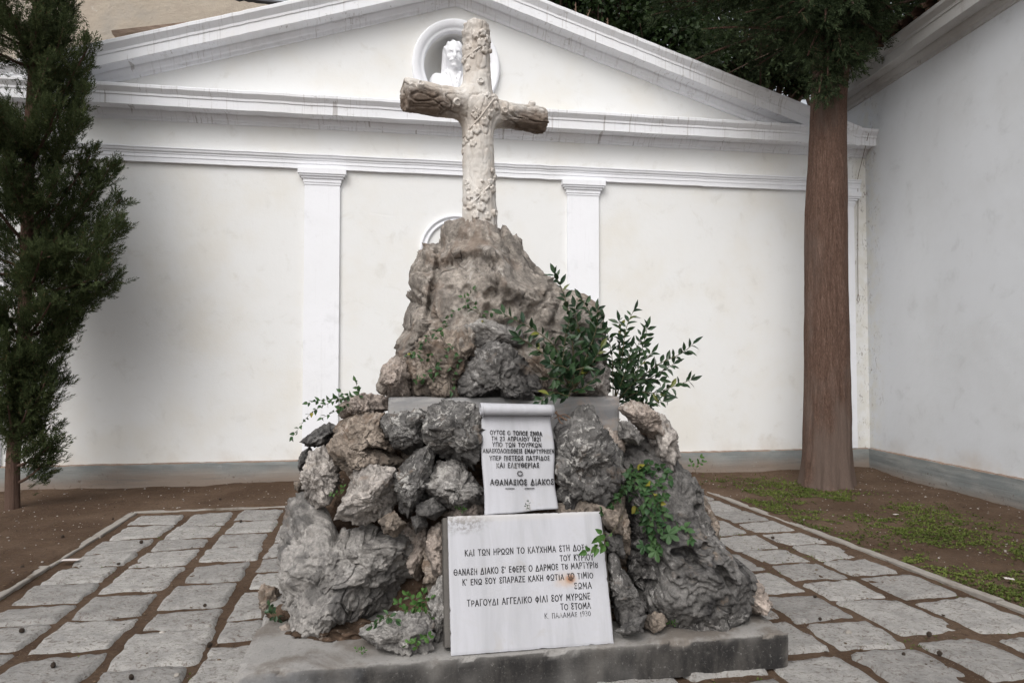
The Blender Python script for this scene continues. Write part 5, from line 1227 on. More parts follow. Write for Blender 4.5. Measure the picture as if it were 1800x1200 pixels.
# ------------------------------------------------------------------ leaves
def unit(v): return v / (np.linalg.norm(v) + 1e-9)
class Leaves:
    def __init__(s): s.V = []; s.F = []
    def add(s, p, d, n, L, W, fold=0.12, droop=0.15, shape='lance'):
        d = unit(d); n = unit(n - d * (n @ d)); r = np.cross(d, n); b = len(s.V)
        if shape == 'lance': secs = [(0.0, 0.02), (0.22, 0.36), (0.45, 0.5), (0.72, 0.34), (1.0, 0.0)]
        elif shape == 'heart': secs = [(-0.08, 0.22), (0.08, 0.46), (0.32, 0.5), (0.65, 0.30), (1.0, 0.0)]
        else: secs = [(0.0, 0.08), (0.25, 0.40), (0.5, 0.5), (0.78, 0.40), (1.0, 0.0)]
        for t, w_ in secs:
            c = p + d * (L * t) - n * (droop * L * t * t)
            s.V += [c + r * (W * w_) + n * (fold * W * (w_ * 2)), c, c - r * (W * w_) + n * (fold * W * (w_ * 2))]
        for i in range(4):
            for j in range(2):
                a = b + i * 3 + j; s.F.append((a, a + 1, a + 4, a + 3))
    def lobed(s, p, d, n, L, lobes=5):
        d = unit(d); n = unit(n - d * (n @ d)); r = np.cross(d, n); b = len(s.V); s.V.append(p + d * L * 0.3)
        K = lobes * 6
        for i in range(K + 1):
            t = -2.5 + 5.0 * i / K; k = abs(math.cos(lobes / 2 * (t) * 1.18)); rad = L * (0.25 + 0.5 * k ** 0.7) * (1.0 - 0.10 * abs(t))
            s.V.append(p + d * (L * 0.3 + rad * math.cos(t)) + r * rad * math.sin(t) - n * rad * rad * 1.2 + n * 0.003 * math.sin(i * 1.3))
        for i in range(K): s.F.append((b, b + 1 + i, b + 2 + i))
    def build(s, name, mat, parent):
        return mk(name, np.array(s.V), s.F, mat, parent, smooth=False)
pr = np.random.default_rng(33)
VIEW = np.array([0, -1.0, 0.25])
def smooth_path(pts, n=10):
    pts = [np.asarray(p, float) for p in pts]; out = []
    for i in range(len(pts) - 1):
        p0 = pts[max(i - 1, 0)]; p1 = pts[i]; p2 = pts[i + 1]; p3 = pts[min(i + 2, len(pts) - 1)]
        for k_ in range(n):
            t = k_ / n
            out.append(0.5 * ((2 * p1) + (-p0 + p2) * t + (2 * p0 - 5 * p1 + 4 * p2 - p3) * t * t + (-p0 + 3 * p1 - 3 * p2 + p3) * t ** 3))
    out.append(pts[-1]); return out
def plant(name, label, cat, stems, mat, L, W, gap, shape='lance', start=0.25, rad=0.003, spread=0.9, surf=None, up=0.5, group=None, extra=None, smat='stem'):
    """stems: list of pixel polylines with a depth each; leaves set alternately along them"""
    paths = []
    for st in stems:
        pl, Yd = st[0], st[1]; P = []
        for i, (x, y) in enumerate(pl):
            if surf is not None:
                yy = hitY(x, y, Yd); yy = min(yy, Yd + 0.25) - surf
            else: yy = Yd if np.isscalar(Yd) else Yd[0] + (Yd[1] - Yd[0]) * i / (len(pl) - 1)
            P.append(at(x, y, yy))
        paths.append(smooth_path(P))
    org = paths[0][0]
    e = empty(name, org, label=label, cat=cat, group=group)
    sb_ = MB(); lv = Leaves()
    for pth in paths:
        m_ = len(pth); sb_.tube(pth, [rad * (1 - 0.6 * i / m_) for i in range(m_)], 5)
        cum = np.concatenate([[0], np.cumsum([np.linalg.norm(pth[i + 1] - pth[i]) for i in range(m_ - 1)])]); tot = cum[-1]
        s = tot * start; k_ = 0; ph = pr.random() * 6
        while s < tot:
            i = min(np.searchsorted(cum, s), m_ - 1); p = pth[i]; t = unit(pth[min(i + 1, m_ - 1)] - pth[max(i - 1, 0)])
            ph += 2.4 + pr.normal() * 0.3
            a = unit(np.cross(t, (0.2, 0.9, 0.3))); b = np.cross(t, a); side = math.cos(ph) * a + math.sin(ph) * b
            if surf is not None: side = unit(side + np.array([0, -0.55, 0.05]))
            d = unit(t * (1.0 - spread * 0.5) + side * spread + np.array([0, -0.1, 0.1]) + pr.normal(size=3) * 0.18)
            nrm = unit(np.array([0, -0.35, 1.0]) * up + VIEW * (1 - up) + pr.normal(size=3) * 0.35)
            sc_ = pr.uniform(0.7, 1.12) * (1 - 0.25 * (s / tot))
            lv.add(p + d * 0.004, d, nrm, L * sc_, W * sc_ * pr.uniform(0.85, 1.15), pr.uniform(0.05, 0.35), pr.uniform(0.0, 0.35), shape); s += gap * pr.uniform(0.7, 1.3)
        lv.add(pth[-1], unit(pth[-1] - pth[-3]), unit(VIEW + pr.normal(size=3) * 0.4), L * 0.85, W * 0.8, 0.2, 0.1, shape)
    if extra: extra(lv)
    sb_.build('stem', MAT[smat], e, smooth=True); lv.build('foliage', mat, e)
    return e
# shrub with glossy leaves on the ledge, and its darker twin behind
plant('laurel_shrub', 'glossy dark shrub on the ledge right of the front boulder, before the peak rock', 'shrub',
      [([(1010, 690), (1006, 600), (995, 530), (976, 482)], 4.02), ([(1008, 680), (975, 610), (930, 575), (884, 552)], (4.02, 3.92)), ([(1012, 680), (1040, 600), (1036, 550), (1022, 525)], 4.05), ([(1004, 680), (965, 630), (912, 592)], (4.02, 3.9)),
       ([(1002, 670), (1000, 695), (975, 690), (948, 706)], (4.0, 3.85)), ([(1012, 680), (1055, 620), (1058, 560)], 4.06), ([(1004, 685), (990, 630), (1000, 565)], 3.98), ([(1012, 650), (1038, 640), (1056, 612)], 4.0), ([(1010, 690), (1028, 680), (1050, 660)], (4.0, 3.9)), ([(1008, 690), (1000, 650), (968, 640)], (4.0, 3.86)),
       ([(1010, 690), (1022, 620), (1010, 540)], 4.06), ([(1006, 690), (985, 668), (965, 665)], (3.98, 3.86)), ([(1010, 680), (1046, 585), (1050, 545)], 4.03)],
      MAT['laurel'], 0.088, 0.037, 0.017, start=0.12, rad=0.004, up=0.35)
plant('laurel_shrub', 'glossy dark shrub growing behind the right end of the ledge against the white wall', 'shrub',
      [([(1078, 712), (1092, 640), (1100, 580), (1114, 545)], 4.45), ([(1085, 705), (1120, 640), (1138, 575)], 4.5), ([(1085, 700), (1150, 645), (1196, 622), (1219, 604)], (4.45, 4.3)), ([(1085, 700), (1150, 690), (1214, 668)], (4.45, 4.3)), ([(1085, 712), (1125, 705), (1148, 724)], (4.4, 4.3)),
       ([(1078, 700), (1076, 630), (1068, 585)], 4.48), ([(1085, 700), (1150, 660), (1184, 640)], (4.5, 4.4)), ([(1085, 710), (1120, 690), (1170, 695)], (4.42, 4.3)), ([(1080, 700), (1112, 630), (1128, 590)], (4.45, 4.38)), ([(1084, 710), (1105, 670), (1145, 620)], (4.4, 4.35)),
       ([(1080, 710), (1098, 690), (1120, 665)], (4.4, 4.3)), ([(1084, 706), (1130, 668), (1160, 668)], (4.5, 4.42)), ([(1080, 700), (1090, 600), (1088, 565)], (4.5, 4.46)), ([(1090, 706), (1130, 712), (1165, 705)], (4.4, 4.3)), ([(1080, 706), (1100, 650), (1110, 610)], (4.38, 4.3))],
      MAT['laurel'], 0.092, 0.033, 0.0165, start=0.12, rad=0.004, up=0.3)
# creepers
plant('creeper', 'trailing creeper hanging out over the upper left corner of the rockery', 'plant',
      [([(632, 694), (590, 704), (548, 725), (514, 768)], (4.05, 3.95)), ([(632, 694), (628, 680), (624, 668)], 4.0), ([(625, 700), (590, 722), (565, 735)], (4.0, 3.95)), ([(610, 700), (575, 702), (540, 708)], (4.05, 3.98)), ([(640, 700), (610, 695), (598, 688)], 4.0)],
      MAT['ivy'], 0.036, 0.024, 0.016, 'heart', start=0.05, rad=0.0016)
plant('creeper', 'sparse creeper climbing over the brown rock at the left foot of the peak', 'plant',
      [([(790, 552), (772, 590), (750, 630), (722, 622)], 4.2), ([(800, 600), (770, 640), (748, 662), (730, 668)], 4.2), ([(790, 572), (752, 592), (742, 604)], 4.2), ([(780, 600), (800, 622), (806, 640)], 4.2), ([(788, 640), (800, 660), (794, 690)], 4.2), ([(760, 600), (735, 618), (715, 625)], 4.2), ([(765, 640), (770, 660), (745, 672)], 4.2)],
      MAT['ivy'], 0.036, 0.026, 0.027, 'heart', start=0.1, rad=0.0014, surf=0.025)
plant('creeper', 'small creeper sprig in the middle of the peak rock face', 'plant',
      [([(845, 552), (830, 530), (812, 522)], 4.3), ([(835, 545), (818, 535), (832, 508)], 4.3), ([(880, 552), (855, 550), (850, 565)], 4.3), ([(845, 552), (815, 540), (788, 556)], 4.3)], MAT['ivy'], 0.034, 0.022, 0.028, 'heart', start=0.2, rad=0.0014, surf=0.02)
def figs(lv):
    for px, py, d, L in [(1182, 945, (0.8, -0.4, -0.45), .085), (1165, 972, (0.15, -0.5, -1), .08), (1148, 965, (-0.4, -0.5, -.8), .07)]:
        y_ = hitY(px - 10, py - 10, 3.9) - 0.05; lv.lobed(at(px - 14, py - 12, y_), np.array(d, float), np.array([0.1, -1, 0.35]), L)
plant('creeper', 'dense green creeper hanging down the pitted boulder right of the scroll', 'plant',
      [([(1100, 822), (1130, 850), (1140, 900), (1150, 960)], 4.0), ([(1105, 820), (1150, 835), (1170, 870)], 4.0), ([(1100, 825), (1110, 860), (1130, 920), (1145, 945)], 4.0), ([(1140, 815), (1120, 840), (1085, 870)], 4.0), ([(1150, 850), (1165, 900), (1170, 940)], 4.0), ([(1120, 830), (1155, 880), (1175, 905)], 4.0), ([(1130, 815), (1165, 822), (1178, 845)], 4.0), ([(1130, 880), (1140, 930), (1160, 965)], 4.0),
       ([(1115, 850), (1140, 880), (1160, 930)], 4.0), ([(1105, 840), (1075, 890), (1058, 900)], 4.0), ([(1130, 840), (1150, 870), (1158, 900)], 4.0), ([(1180, 930), (1205, 925), (1215, 950)], 4.0)],
      MAT['ivy'], 0.050, 0.040, 0.019, 'heart', start=0.03, rad=0.0018, surf=0.03, extra=figs, up=0.4)
plant('creeper', 'creeper sprig reaching over the right edge of the marble plaque', 'plant',
      [([(1095, 905), (1080, 930), (1062, 948), (1048, 962)], (3.62, 3.54)), ([(1062, 948), (1050, 962), (1030, 970)], (3.54, 3.5)), ([(1062, 946), (1064, 955), (1062, 960)], 3.54), ([(1070, 940), (1060, 936), (1050, 945)], 3.53)], MAT['fresh'], 0.052, 0.038, 0.03, 'heart', start=0.5, rad=0.0018, up=0.3)
plant('seedling', 'bushy bright green seedling in the gap left of the plaque', 'plant',
      [([(735, 1090), (728, 1060), (715, 1045)], 3.58), ([(735, 1090), (738, 1060), (745, 1042)], 3.58), ([(735, 1090), (715, 1070), (700, 1058)], 3.56), ([(738, 1090), (755, 1075), (758, 1092)], 3.55), ([(735, 1088), (730, 1070), (735, 1050)], 3.55), ([(735, 1088), (750, 1060), (757, 1052)], 3.56), ([(735, 1090), (718, 1085), (712, 1072)], 3.54)],
      MAT['fresh'], 0.040, 0.026, 0.014, 'oval', start=0.2, rad=0.002, up=0.5)
plant('seedling', 'green sprig lying over the top of the small craggy boulder', 'plant',
      [([(690, 1078), (672, 1090), (655, 1100)], (3.45, 3.38)), ([(690, 1078), (680, 1082), (695, 1088)], (3.45, 3.38)), ([(690, 1080), (668, 1085), (662, 1094)], (3.44, 3.38))], MAT['ivy'], 0.045, 0.026, 0.020, 'oval', start=0.2, rad=0.0018, up=0.5)
plant('seedling', 'green sprig at the right foot of the small craggy boulder', 'plant',
      [([(735, 1140), (725, 1128), (715, 1132)], (3.38, 3.32)), ([(738, 1135), (742, 1120), (755, 1118)], (3.4, 3.34)), ([(735, 1140), (730, 1128), (738, 1122)], 3.36)], MAT['fresh'], 0.035, 0.024, 0.018, 'oval', start=0.2, rad=0.0016, up=0.5)
plant('seedling', 'dark green sprig at the left plinth corner under the largest boulder', 'plant',
      [([(488, 1086), (478, 1076), (474, 1064)], 3.78), ([(488, 1086), (484, 1078), (490, 1086)], 3.74), ([(488, 1084), (478, 1080), (476, 1074)], 3.75)], MAT['laurel'], 0.040, 0.026, 0.018, 'oval', start=0.3, rad=0.0016, up=0.5)
plant('seedling', 'tiny dark seedling sprouting from the top edge of the plaque', 'plant', [([(932, 899), (931, 890), (929, 882)], 3.655), ([(931, 894), (926, 890), (925, 888)], 3.655)], MAT['laurel'], 0.018, 0.007, 0.008, 'lance', start=0.2, rad=0.001, up=0.2)
plant('seedling', 'small bright seedling standing on the outline of the pitted boulder at right', 'plant', [([(1222, 830), (1226, 815), (1231, 804)], 4.25), ([(1222, 826), (1216, 818), (1214, 812)], 4.25), ([(1222, 820), (1230, 814), (1236, 812)], 4.25)], MAT['fresh'], 0.032, 0.018, 0.02, 'oval', start=0.3, rad=0.0012)
plant('seedling', 'yellow green seedling in the crevice left of the pale angular rock', 'plant', [([(596, 872), (600, 862), (604, 856)], 3.84), ([(596, 872), (590, 866), (584, 868)], 3.84)], MAT['fresh'], 0.026, 0.014, 0.009, 'oval', start=0.2, rad=0.001)
for (px, py, Y_, lb) in [(808, 898, 3.70, 'short green tuft left of the scroll foot on top of the plaque'), (632, 1146, 3.36, 'tiny bright tuft at the front plinth edge below the largest boulder'), (1180, 1098, 3.7, 'tiny bright tuft on the plinth in front of the pitted boulder')]:
    plant('seedling', lb, 'plant', [([(px, py), (px - 6, py - 6)], Y_), ([(px, py), (px + 5, py - 7)], Y_), ([(px, py), (px + 9, py - 3)], Y_)], MAT['fresh'], 0.018, 0.008, 0.006, 'oval', start=0.1, rad=0.0008)
tw = MB(); P_ = smooth_path([at(972, 722, 3.93), at(990, 735, 3.90), at(1008, 742, 3.88), at(1022, 734, 3.9), at(1030, 722, 3.92)]); tw.tube(P_, [0.006 * (1 - i / 60) for i in range(len(P_))], 6)
P_ = smooth_path([at(978, 722, 3.93), at(985, 742, 3.9), at(1002, 746, 3.88), at(1012, 741, 3.88)]); tw.tube(P_, 0.004, 6); P_ = smooth_path([at(975, 735, 3.92), at(992, 728, 3.9), at(1006, 738, 3.9)]); tw.tube(P_, 0.003, 6)
tw.build('dry_root', MAT['twig'], None, smooth=True, origin=at(1000, 740, 3.9), label='tangle of dry brown roots beside the right end of the scroll roll', cat='root')

# ------------------------------------------------------------------ trees
def trunk_mesh(path, radii, n=64, seed=0, flare=0.0, sub=14, rough=1.0):
    pts = np.array(smooth_path(path, sub)); m_ = len(pts); rr_ = np.interp(np.linspace(0, 1, m_), np.linspace(0, 1, len(radii)), radii)
    th = np.linspace(0, 2 * math.pi, n, endpoint=False); V = []
    for i in range(m_):
        hgt = pts[i][2]; fl = flare * math.exp(-hgt / 0.28)
        c = np.stack([np.cos(th) * 2.2, np.sin(th) * 2.2, 0 * th + hgt * 0.9], 1)
        lob = 0.5 + 0.5 * np.cos(th * 7 + 1.2 * perlin(c * 0.5, seed + 3) + 0.5)
        r_ = rr_[i] * (1 + rough * (0.06 * fbm(c, 3, seed) + 0.055 * ridged(np.stack([np.cos(th) * 7, np.sin(th) * 7, 0 * th + hgt * 0.55], 1), 2, seed + 2) * 1.0)) + fl * rr_[i] * (0.45 + 0.55 * lob) - fl * 0.25 * rr_[i] * (lob < 0.12)
        V.append(np.stack([pts[i][0] + r_ * np.cos(th), pts[i][1] + r_ * np.sin(th), 0 * th + hgt], 1))
    V = np.concatenate(V)
    I = np.arange(m_ * n).reshape(m_, n); J = np.roll(I, -1, axis=1)
    F = np.stack([I[:-1], J[:-1], J[1:], I[1:]], -1).reshape(-1, 4)
    return V, F
# cypress spray: a plume of short scale-leaved twigs
def spray_template(nt_, seed):
    r_ = np.random.default_rng(seed); V = []; 
    for i in range(nt_):
        t = (i + 0.5) / nt_; a = i * 2.4 + r_.normal() * 0.3; ang = 0.75 - 0.35 * t
        d = np.array([math.cos(ang), math.sin(ang) * math.cos(a), math.sin(ang) * math.sin(a)]); L = (0.42 - 0.22 * t) * r_.uniform(0.7, 1.2)
        p = np.array([t * 0.85, 0, 0]); s = unit(np.cross(d, r_.normal(size=3))); w_ = 0.027 * r_.uniform(0.8, 1.3)
        bend = unit(np.cross(d, s)) * 0.06 * r_.normal()
        V += [p, p + d * L * 0.55 + s * w_ + bend, p + d * L, p + d * L * 0.55 - s * w_ + bend]
    V += [(0, 0, 0), (0.5, 0.03, 0), (1.05, 0, 0), (0.5, -0.03, 0)]
    return np.array(V)
TPL = [spray_template(17, s) for s in range(4)]
def sprays(P, D, size, rg):
    """P positions, D directions, size lengths -> one vertex / quad array"""
    n = len(P); D = D / (np.linalg.norm(D, axis=1)[:, None] + 1e-9); ref = rg.normal(size=(n, 3)); B = np.cross(D, ref); B /= np.linalg.norm(B, axis=1)[:, None] + 1e-9; C_ = np.cross(D, B)
    Vs = []
    which = rg.integers(0, 4, n)
    for k_ in range(4):
        m_ = which == k_; T = TPL[k_]
        v = P[m_][:, None] + size[m_][:, None, None] * (T[None, :, 0:1] * D[m_][:, None] + T[None, :, 1:2] * B[m_][:, None] + T[None, :, 2:3] * C_[m_][:, None]); Vs.append(v.reshape(-1, 3))
    V = np.concatenate(Vs); F = np.arange(len(V)).reshape(-1, 4); return V, F
def limb(a, b, sag, n=14, rg=None):
    a = np.asarray(a, float); b = np.asarray(b, float); t = np.linspace(0, 1, n)[:, None]
    c = (a + b) / 2 + np.array([0, 0, sag]); return (1 - t) ** 2 * a + 2 * t * (1 - t) * c + t ** 2 * b
def cypress(label, trunk_path, radii, branches, flare, seed, fmat, bmat, ok, dens=1.0, size=0.17, lim_r=0.02, name='cypress_tree', thick=0.13, trunk_n=64, spread_up=0.5):
    rg = np.random.default_rng(seed)
    e = empty(name, (trunk_path[0][0], trunk_path[0][1], 0), label=label, cat='tree')
    V, F = trunk_mesh([np.asarray(p) for p in trunk_path], radii, trunk_n, seed, flare); mk('trunk', V, F, MAT[bmat], e)
    lb = MB(); PP = []; DD = []; SS = []
    for (a, b, sag, w_) in branches:
        c = limb(a, b, sag); L = np.linalg.norm(np.diff(c, axis=0), axis=1).sum()
        lb.tube(list(c), [lim_r * w_ * (1 - 0.85 * i / len(c)) + 0.003 for i in range(len(c))], 6)
        n = int(L * 130 * dens * w_); t = rg.random(n) ** 0.75 * 0.92 + 0.10
        i = np.clip((t * (len(c) - 1)).astype(int), 0, len(c) - 2); fr_ = (t * (len(c) - 1) - i)[:, None]
        p = c[i] * (1 - fr_) + c[i + 1] * fr_; d = c[i + 1] - c[i]; d /= np.linalg.norm(d, axis=1)[:, None] + 1e-9
        # secondary plumes: points gather into tufts
        nt_ = max(3, int(L / 0.16)); ph = rg.integers(0, nt_, n); tuft = rg.normal(size=(nt_, 3)); tuft /= np.linalg.norm(tuft, axis=1)[:, None]
        off = tuft[ph] * (thick * w_ * (1.15 - 0.75 * t[:, None])) * rg.random((n, 1)) ** 0.6 * 1.5 + rg.normal(size=(n, 3)) * thick * 0.22
        dirs = d * 0.8 + tuft[ph] * 0.55 + np.array([0, 0, spread_up]) + rg.normal(size=(n, 3)) * 0.42
        PP.append(p + off); DD.append(dirs); SS.append(size * rg.uniform(0.6, 1.15, n))
    P = np.concatenate(PP); D = np.concatenate(DD); Sz = np.concatenate(SS)
    k_ = ok(P); P, D, Sz = P[k_], D[k_], Sz[k_]
    V, F = sprays(P, D, Sz, rg)
    cr_ = mk('crown', V, F, MAT[fmat], e, smooth=False)
    lb.build('branch', MAT[bmat], e, smooth=True)
    return e
# --- left cypress, close to the wall
T0 = gnd(22, 895); TY = T0[1]
tp = [T0 + (0, 0, -0.05), at(24, 800, TY), at(38, 650, TY), at(46, 480, TY), at(52, 250, TY), at(66, 20, TY), at(75, -300, TY)]
br = []; r5 = np.random.default_rng(51)
def trunkL(py):
    return at(np.interp(py, [-300, 20, 250, 480, 650, 800, 895], [75, 66, 52, 46, 38, 24, 22]), py, TY)
# limbs whose tips draw the outline of the crown against the wall
for ty, bx, by, dy in [(810, 92, 790, 0.0), (780, 100, 765, -.15), (735, 85, 712, -.1), (700, 112, 650, 0.1), (690, 90, 640, -.2), (640, 120, 575, -.1), (620, 112, 545, .15), (600, 140, 525, -.1), (560, 205, 478, -.05), (540, 200, 440, .2), (520, 215, 380, -.2), (480, 218, 338, 0), (470, 185, 470, -.25), (440, 200, 282, -.1), (430, 185, 300, .2), (380, 165, 262, 0), (330, 150, 200, -.2), (300, 158, 150, 0), (260, 150, 100, .15), (220, 162, 70, -.1), (180, 120, 30, -.2), (140, 128, -10, .1), (90, 110, -60, -.1), (40, 130, -120, 0), (500, 150, 500, .1), (420, 130, 420, -.4), (350, 110, 300, -.45), (250, 105, 180, -.45), (160, 90, 90, -.4), (560, 95, 520, -.4), (660, 70, 610, -.35), (480, 80, 430, -.5), (100, 70, 10, -.4), (770, 95, 735, .05), (720, 60, 690, -.35), (740, 20, 700, -.35), (690, 10, 650, -.4), (660, 40, 610, -.45), (710, 85, 660, -.3), (640, 20, 590, -.45)]:
    a = trunkL(min(895, ty + 40)); b = at(bx - 6, by + 12, TY + dy); br.append((a, b, -0.10 + r5.normal() * 0.03, r5.uniform(0.75, 1.05)))
for i in range(80):
    z = r5.uniform(1.9, 7.6); azm = r5.uniform(0, 2 * math.pi); Rr = np.interp(z, [1.9, 2.6, 4.0, 6.0, 8.2], [0.45, 0.7, 0.95, 0.8, 0.45]) * r5.uniform(0.6, 1.05)
    d = np.array([math.cos(azm), math.sin(azm), 0])
    if d[0] > 0.35: continue
    py_ = 639 - (z - 1.6) / TY * FPX; a = trunkL(py_ + 40); b = a + d * Rr + (0, 0, Rr * r5.uniform(0.2, 0.75)); br.append((a, b, -0.12, r5.uniform(0.75, 1.0)))
def okL(P):
    v = -(P[:, 0] - CORNER[0]) * math.sin(WA) + (P[:, 1] - CORNER[1]) * math.cos(WA); return (v < -0.12) | (P[:, 2] > 5.9)
cypress('slim dark cypress at the left with a thin leaning trunk and feathery limbs', tp, [0.066, 0.064, 0.062, 0.06, 0.056, 0.048, 0.02], br, 0.12, 3, 'cypress', 'bark_red', okL, dens=2.25, size=0.15, thick=0.15)
# --- right cypress: heavy bare trunk, crown above the frame with drooping sprays
QY = gnd(1452, 862)[1] + 0.33; Q0 = at(1453, 845, QY) * (1, 1, 0)
def tq(px, py): return at(px, py, QY)
tp = [Q0 + (0, 0, -0.05), tq(1454, 760), tq(1453, 560), tq(1452, 400), tq(1456, 200), tq(1462, 60), tq(1466, -200), tq(1470, -700)]
rQ = lambda wpx: wpx * QY / FPX / 2
br = []; r6 = np.random.default_rng(61)
def trunkR(z): 
    return np.array([Q0[0] + 0.12 * (z / 6), QY, z])
for bz, px, py, Yo in [(5.6, 1440, 195, -.55), (5.7, 1462, 200, -.5), (5.5, 1478, 190, -.5), (5.8, 1500, 165, -.55), (5.9, 1525, 140, -.4), (6.1, 1550, 95, -.3), (5.9, 1395, 110, -.5), (5.9, 1345, 75, -.6), (6.1, 1310, 55, -.4), (6.0, 1420, 130, -.6), (6.1, 1370, 45, -.8), (5.7, 1510, 130, -.7), (6.0, 1480, 120, -.75), (6.2, 1530, 60, -.6), (6.4, 1290, 10, -.3), (6.5, 1250, 20, -.1), (6.5, 1330, 0, -1.0), (6.4, 1570, 50, -.5), (6.6, 1420, 40, -1.1), (6.6, 1500, 40, -1.1), (5.9, 1455, 165, -.6), (6.0, 1545, 60, -.2), (6.1, 1450, 70, -.9), (6.2, 1400, 60, -.9), (6.2, 1350, 30, -.4), (6.3, 1560, 20, -.8), (5.8, 1425, 150, .1), (5.9, 1470, 90, -.6)]:
    b = at(px, py - 32, QY + Yo); br.append((trunkR(bz + 0.15), b, 0.22 + r6.normal() * 0.05, r6.uniform(0.9, 1.15)))
for i in range(240):
    z = r6.uniform(5.9, 11.5); azm = r6.uniform(0, 2 * math.pi); Rr = np.interp(z, [5.9, 7, 9, 11.5], [1.9, 2.7, 2.3, 1.1]) * r6.uniform(0.55, 1.05)
    a = trunkR(z); b = a + np.array([math.cos(azm) * Rr, math.sin(azm) * Rr, Rr * r6.uniform(-0.15, 0.5)]); br.append((a, b, 0.15, r6.uniform(0.85, 1.1)))
def okR(P):
    v = -(P[:, 0] - CORNER[0]) * math.sin(WA) + (P[:, 1] - CORNER[1]) * math.cos(WA)
    sx = CORNER[0] + (CORNER[1] - P[:, 1]) * math.tan(SIDE_A)
    return ((v < -0.15) | (P[:, 2] > 6.0)) & ((P[:, 0] < sx - 0.2) | (P[:, 2] > 6.7))
cypress('massive old cypress with a thick bare reddish trunk in the right corner', tp, [rQ(78), rQ(74), rQ(70), rQ(66), rQ(58), rQ(58), rQ(48), rQ(20)], br, 0.24, 9, 'cypress_b', 'bark', okR, dens=0.75, size=0.17, lim_r=0.03, trunk_n=110, spread_up=0.0, thick=0.17)
# --- trees beyond the pediment
def leaf_cloud(centers, radii, n, L, rg, sq=0.8):
    k_ = rg.integers(0, len(centers), n); c = np.asarray(centers)[k_]; r_ = np.asarray(radii)[k_]
    d = rg.normal(size=(n, 3)); d /= np.linalg.norm(d, axis=1)[:, None]; p = c + d * (r_ * rg.random(n) ** 0.42)[:, None] * (1, 1, sq)
    dr = d * 0.5 + rg.normal(size=(n, 3)) * 0.7 + (0, 0, -0.25); dr /= np.linalg.norm(dr, axis=1)[:, None]
    s = np.cross(dr, rg.normal(size=(n, 3))); s /= np.linalg.norm(s, axis=1)[:, None]; up_ = np.cross(dr, s); l = L * rg.uniform(0.6, 1.2, n)[:, None]
    V = np.stack([p, p + dr * l * 0.5 + s * l * 0.27 + up_ * l * 0.06, p + dr * l - up_ * l * 0.08, p + dr * l * 0.5 - s * l * 0.27 + up_ * l * 0.06], 1).reshape(-1, 3)
    return V, np.arange(len(V)).reshape(-1, 4)
def broad_tree(label, base, h, crown, n, L, seed, mat, bmat='bark_dark', twigs=0):
    rg = np.random.default_rng(seed); base = np.asarray(base, float)
    e = empty('leafy_tree', base, label=label, cat='tree', group=None)
    top = base + (0.3, 0.2, h); V, F = trunk_mesh([base, base + (0.05, 0, h * 0.35), base + (0.15, 0.1, h * 0.7), top], [0.24, 0.19, 0.14, 0.05], 20, seed); mk('trunk', V, F, MAT[bmat], e)
    bb = MB(); cs = []; rs = []
    for (px, py, Yd, r_) in crown:
        c = at(px, py, Yd); cs.append(c); rs.append(r_)
        a = base + (0.1, 0.05, h * rg.uniform(0.35, 0.6)); l_ = limb(a, c, 0.3); bb.tube(list(l_), [0.075 * (1 - 0.85 * i / len(l_)) for i in range(len(l_))], 6)
        for _ in range(7):
            q = c + rg.normal(size=3) * r_ * 0.7; l_ = limb(l_[9] if len(l_) > 9 else a, q, 0.1); bb.tube(list(l_), [0.02 * (1 - 0.8 * i / len(l_)) + 0.003 for i in range(len(l_))], 5); l_ = limb(a, c, 0.3)
    bb.build('branch', MAT[bmat], e, smooth=True)
    V, F = leaf_cloud(cs, rs, n, L, rg); mk('crown', V, F, MAT[mat], e, smooth=False)
    return e
broad_tree('bright leafed tree just behind the right slope of the pediment, near its peak', (1.6, 15.2, 0), 10.5,
           [(960, -60, 15, 1.1), (1010, -30, 15.5, 1.2), (1060, 0, 15, 1.1), (1110, 30, 15.2, 1.0), (1160, 10, 15.4, 1.2), (1130, 70, 15.2, .8), (1190, 60, 15, 1.0), (1040, -100, 15.5, 1.3), (1120, -90, 15, 1.3), (985, -5, 15.4, .7), (1080, 45, 16.2, .9), (1220, 90, 15.6, .9), (1180, 130, 15.6, .6)], 17000, 0.15, 71, 'broad')
broad_tree('dark tree behind the pediment between the bright leafed tree and the old cypress', (6.2, 17.5, 0), 11.5,
           [(1220, -20, 17, 1.5), (1280, 40, 17.4, 1.5), (1340, 80, 17, 1.4), (1390, 60, 17.5, 1.5), (1250, 100, 17, 1.0), (1310, 128, 17.2, .7), (1360, 120, 17.4, .6), (1420, 90, 17.8, .9), (1300, -60, 17, 1.8), (1400, -60, 17.5, 1.8), (1480, 40, 17.6, 1.6), (1270, 60, 18.4, 1.4), (1350, 100, 18.4, 1.3), (1405, 150, 17.6, .35)], 19000, 0.15, 72, 'cypress_b')
broad_tree('tall dark tree farther back, filling the gap above the side building', (9.8, 20.5, 0), 13,
           [(1470, -60, 20, 2.2), (1560, -40, 20, 2.2), (1640, -120, 20, 2.2), (1520, 60, 20.5, 1.7), (1600, 10, 20.5, 1.7), (1430, 20, 20.5, 1.6), (1380, -120, 20, 2.2), (1300, -140, 20.5, 2.2)], 13000, 0.2, 73, 'cypress_b')
